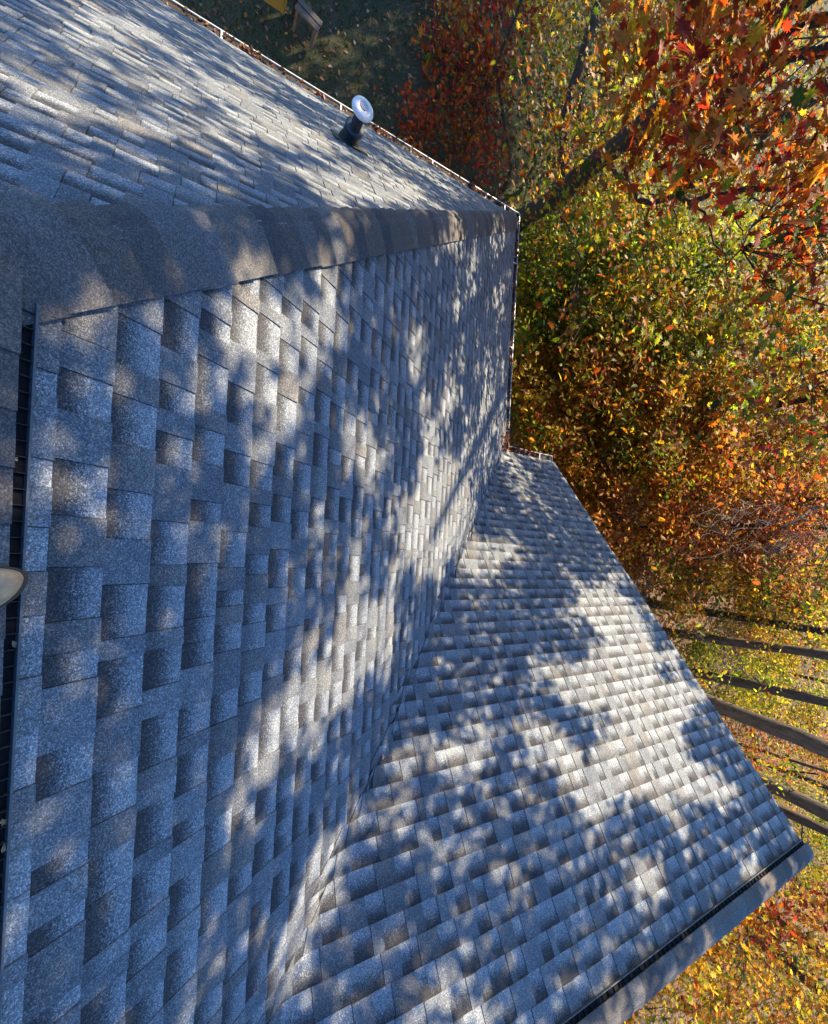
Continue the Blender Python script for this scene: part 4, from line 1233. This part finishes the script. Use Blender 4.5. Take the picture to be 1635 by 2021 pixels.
# grass tufts on the lawn
n = 16000
gp = np.stack([rng.uniform(-16, -6.3, n), rng.uniform(-4, 11, n), np.zeros(n)], 1)
gp[:, 2] = [ground_h(x, y) for x, y, _ in gp]
dens = np.array([noise.noise(Vector((x * .5, y * .5, 3))) for x, y, _ in gp]); gp = gp[dens > -.15]
V = []; Fc = []
n = len(gp)
a = rng.uniform(0, 6.28, n); h = rng.uniform(.05, .13, n); w = .012
b0 = gp + np.stack([np.cos(a) * w, np.sin(a) * w, np.zeros(n)], 1); b1 = gp - np.stack([np.cos(a) * w, np.sin(a) * w, np.zeros(n)], 1)
tp_ = gp + np.stack([rng.normal(size=n) * .04, rng.normal(size=n) * .04, h], 1)
V = np.stack([b0, b1, tp_], 1).reshape(-1, 3)
me = bpy.data.meshes.new('grass'); me.vertices.add(len(V)); me.vertices.foreach_set('co', V.astype(np.float32).ravel())
me.loops.add(len(V)); me.loops.foreach_set('vertex_index', np.arange(len(V), dtype=np.int32))
me.polygons.add(n); me.polygons.foreach_set('loop_start', (np.arange(n) * 3).astype(np.int32)); me.update(calc_edges=True); me.validate()
ac = me.color_attributes.new('tint', 'FLOAT_COLOR', 'POINT')
gc = np.array([(.03, .045, .008), (.06, .07, .014), (.12, .11, .03)])[rng.integers(0, 3, n)]
ac.data.foreach_set('color', np.repeat(np.concatenate([gc, np.ones((n, 1))], 1), 3, axis=0).astype(np.float32).ravel())
me.materials.append(M['leaf']); tag(link('grass', me), 'short green grass of the lawn below the left eave', kind='stuff')

def gutter_litter(a, b, od, n, label, fill=1.0):
    a, b, od = np.array(a, float), np.array(b, float), np.array(od, float)
    t = rng.random(n)
    # clumped along the run
    t = np.clip(t + .04 * np.sin(t * 40), 0, 1)
    p = a + (b - a) * t[:, None] + od * rng.uniform(.01, .105, n)[:, None] + np.array([0, 0, 1.0]) * (rng.uniform(-.03, .008, n) * 1.0)[:, None]
    o = leaf_cloud('gutter_leaves', p, rng.uniform(.035, .075, n), pick_colors(n, {'dry': 5, 'rust': .6, 'red': .5}) * .55, 'ovate', M['litter'], flat=.1)
    tag(o, label, kind='stuff')
gutter_litter((XWE, YE + .005, GT), (XCL, YE + .005, GT), (0, 1, 0), 520, 'dry leaves caught in the long gutter at the main eave')
gutter_litter((XCL - .005, YE, GT), (XCL - .005, -6, GT), (-1, 0, 0), 900, 'dry brown leaves lying in the gutter along the left eave')
gutter_litter((XWE - .006, YE + .05, GT), (XWE - .006, RAKE - .42, GT + .01), (-1, 0, 0), 420, 'heap of brown leaves filling the short gutter below the wing')
n = 130
p = np.array([XWE, YE, ZE + .03]) + np.stack([-np.abs(rng.normal(size=n)) * .12, -np.abs(rng.normal(size=n)) * .10 + .06, rng.uniform(0, .03, n)], 1)
p[:, 2] = np.maximum(p[:, 2], np.where(p[:, 1] < YE, -T * p[:, 1] + .02, -9))
tag(leaf_cloud('valley_leaves', p, rng.uniform(.05, .08, n), pick_colors(n, {'dry': 5, 'rust': 1}), 'ovate', M['litter'], flat=.3), 'small drift of dry leaves where the valley meets the gutters', kind='stuff')

# single fallen leaves that can be pointed out
def fallen(x, y, fr, h, size, tint, label, i):
    O = fr.O + fr.N * h; d = ray(x, y); t = ((O - CAM) @ fr.N) / (d @ fr.N); P = CAM + d * t
    v, f = TM['lobed' if i % 2 else 'ovate']
    w = v.copy() * size; w[:, 2] *= 3.5
    me = mesh('fallen_leaf', w, f); a = me.color_attributes.new('tint', 'FLOAT_COLOR', 'POINT')
    a.data.foreach_set('color', np.tile(np.array([*tint, 1], np.float32), len(w))); me.materials.append(M['litter'])
    o = link('fallen_leaf', me)
    q_ = Vector(tuple(fr.N)).to_track_quat('Z', 'Y')
    o.matrix_world = Matrix.Translation(P) @ q_.to_matrix().to_4x4() @ Matrix.Rotation(1.9 * i + .6, 4, 'Z')
    tag(o, label, 'leaf')
fallen(9, 1622, FM, .022, .030, (.45, .33, .18), 'small curled tan leaf in the black vent channel, upper of the pair', 1)
fallen(10, 1668, FM, .024, .036, (.5, .30, .18), 'larger brown leaf in the black vent channel, lower of the pair', 2)
fallen(27, 905, FM, .022, .026, (.62, .55, .42), 'pale curled leaf in the vent channel above the boot', 3)
fallen(28, 1272, FM, .022, .022, (.45, .36, .22), 'tiny tan leaf in the vent channel just below the boot', 4)
fallen(811, 1343, FM, .02, .05, (.5, .22, .12), 'small reddish leaf lying in the valley, higher of two', 3)
fallen(755, 1494, FM, .02, .05, (.6, .42, .36), 'small pale leaf lying in the valley, lower of two', 2)

# ------------------------------------------------------------------ things on the lawn
pl = at(610, 30, 1.0); d_ = ray(610, 30); k = (GZ + .42 - CAM[2]) / d_[2]; c = CAM + d_ * k
bench = tag(empty('bench', (c[0], c[1], ground_h(c[0], c[1]))), 'low weathered plank bench on the shaded lawn', 'bench')
bd = np.array([.35, .93, 0]); bd /= np.linalg.norm(bd); bs_ = np.array([bd[1], -bd[0], 0])
for j in (-1, 1):
    q = MB(); q.box(c + bs_ * .08 * j, bd * .26, bs_ * .06, (0, 0, .018)); q.build('seat_plank', M['wood'], bench)
for j in (-1, 1):
    q = MB(); q.box(c + bd * .2 * j - np.array([0, 0, .22]), bd * .03, bs_ * .12, (0, 0, .19)); q.build('leg', M['wood'], bench)
d_ = ray(580, 2); k = (GZ + .3 - CAM[2]) / d_[2]; c2 = CAM + d_ * k
ps = tag(empty('slide', (c2[0], c2[1], GZ)), 'yellow plastic slide with a dark timber post at the top edge of the picture', 'slide')
q = MB(); q.box(c2 + np.array([-.25, .1, .45]), (.06, 0, 0), (0, .06, 0), (0, 0, .85)); q.build('post', M['dark_wood'], ps)
sdir = np.array([-.75, .0, .55]); sdir /= np.linalg.norm(sdir); sw = np.array([0, 1.0, 0]); sn = np.cross(sdir, sw)
q = MB(); q.box(c2 + sdir * .72 + np.array([0, -.35, -.1]), sdir * .9, sw * .2, sn * .012); q.build('chute', M['yellow'], ps)
for j in (-1, 1):
    q = MB(); q.box(c2 + sdir * .72 + np.array([0, -.35 + j * .21, -.04]), sdir * .9, sw * .012, sn * .07); q.build('side_rail', M['yellow'], ps)
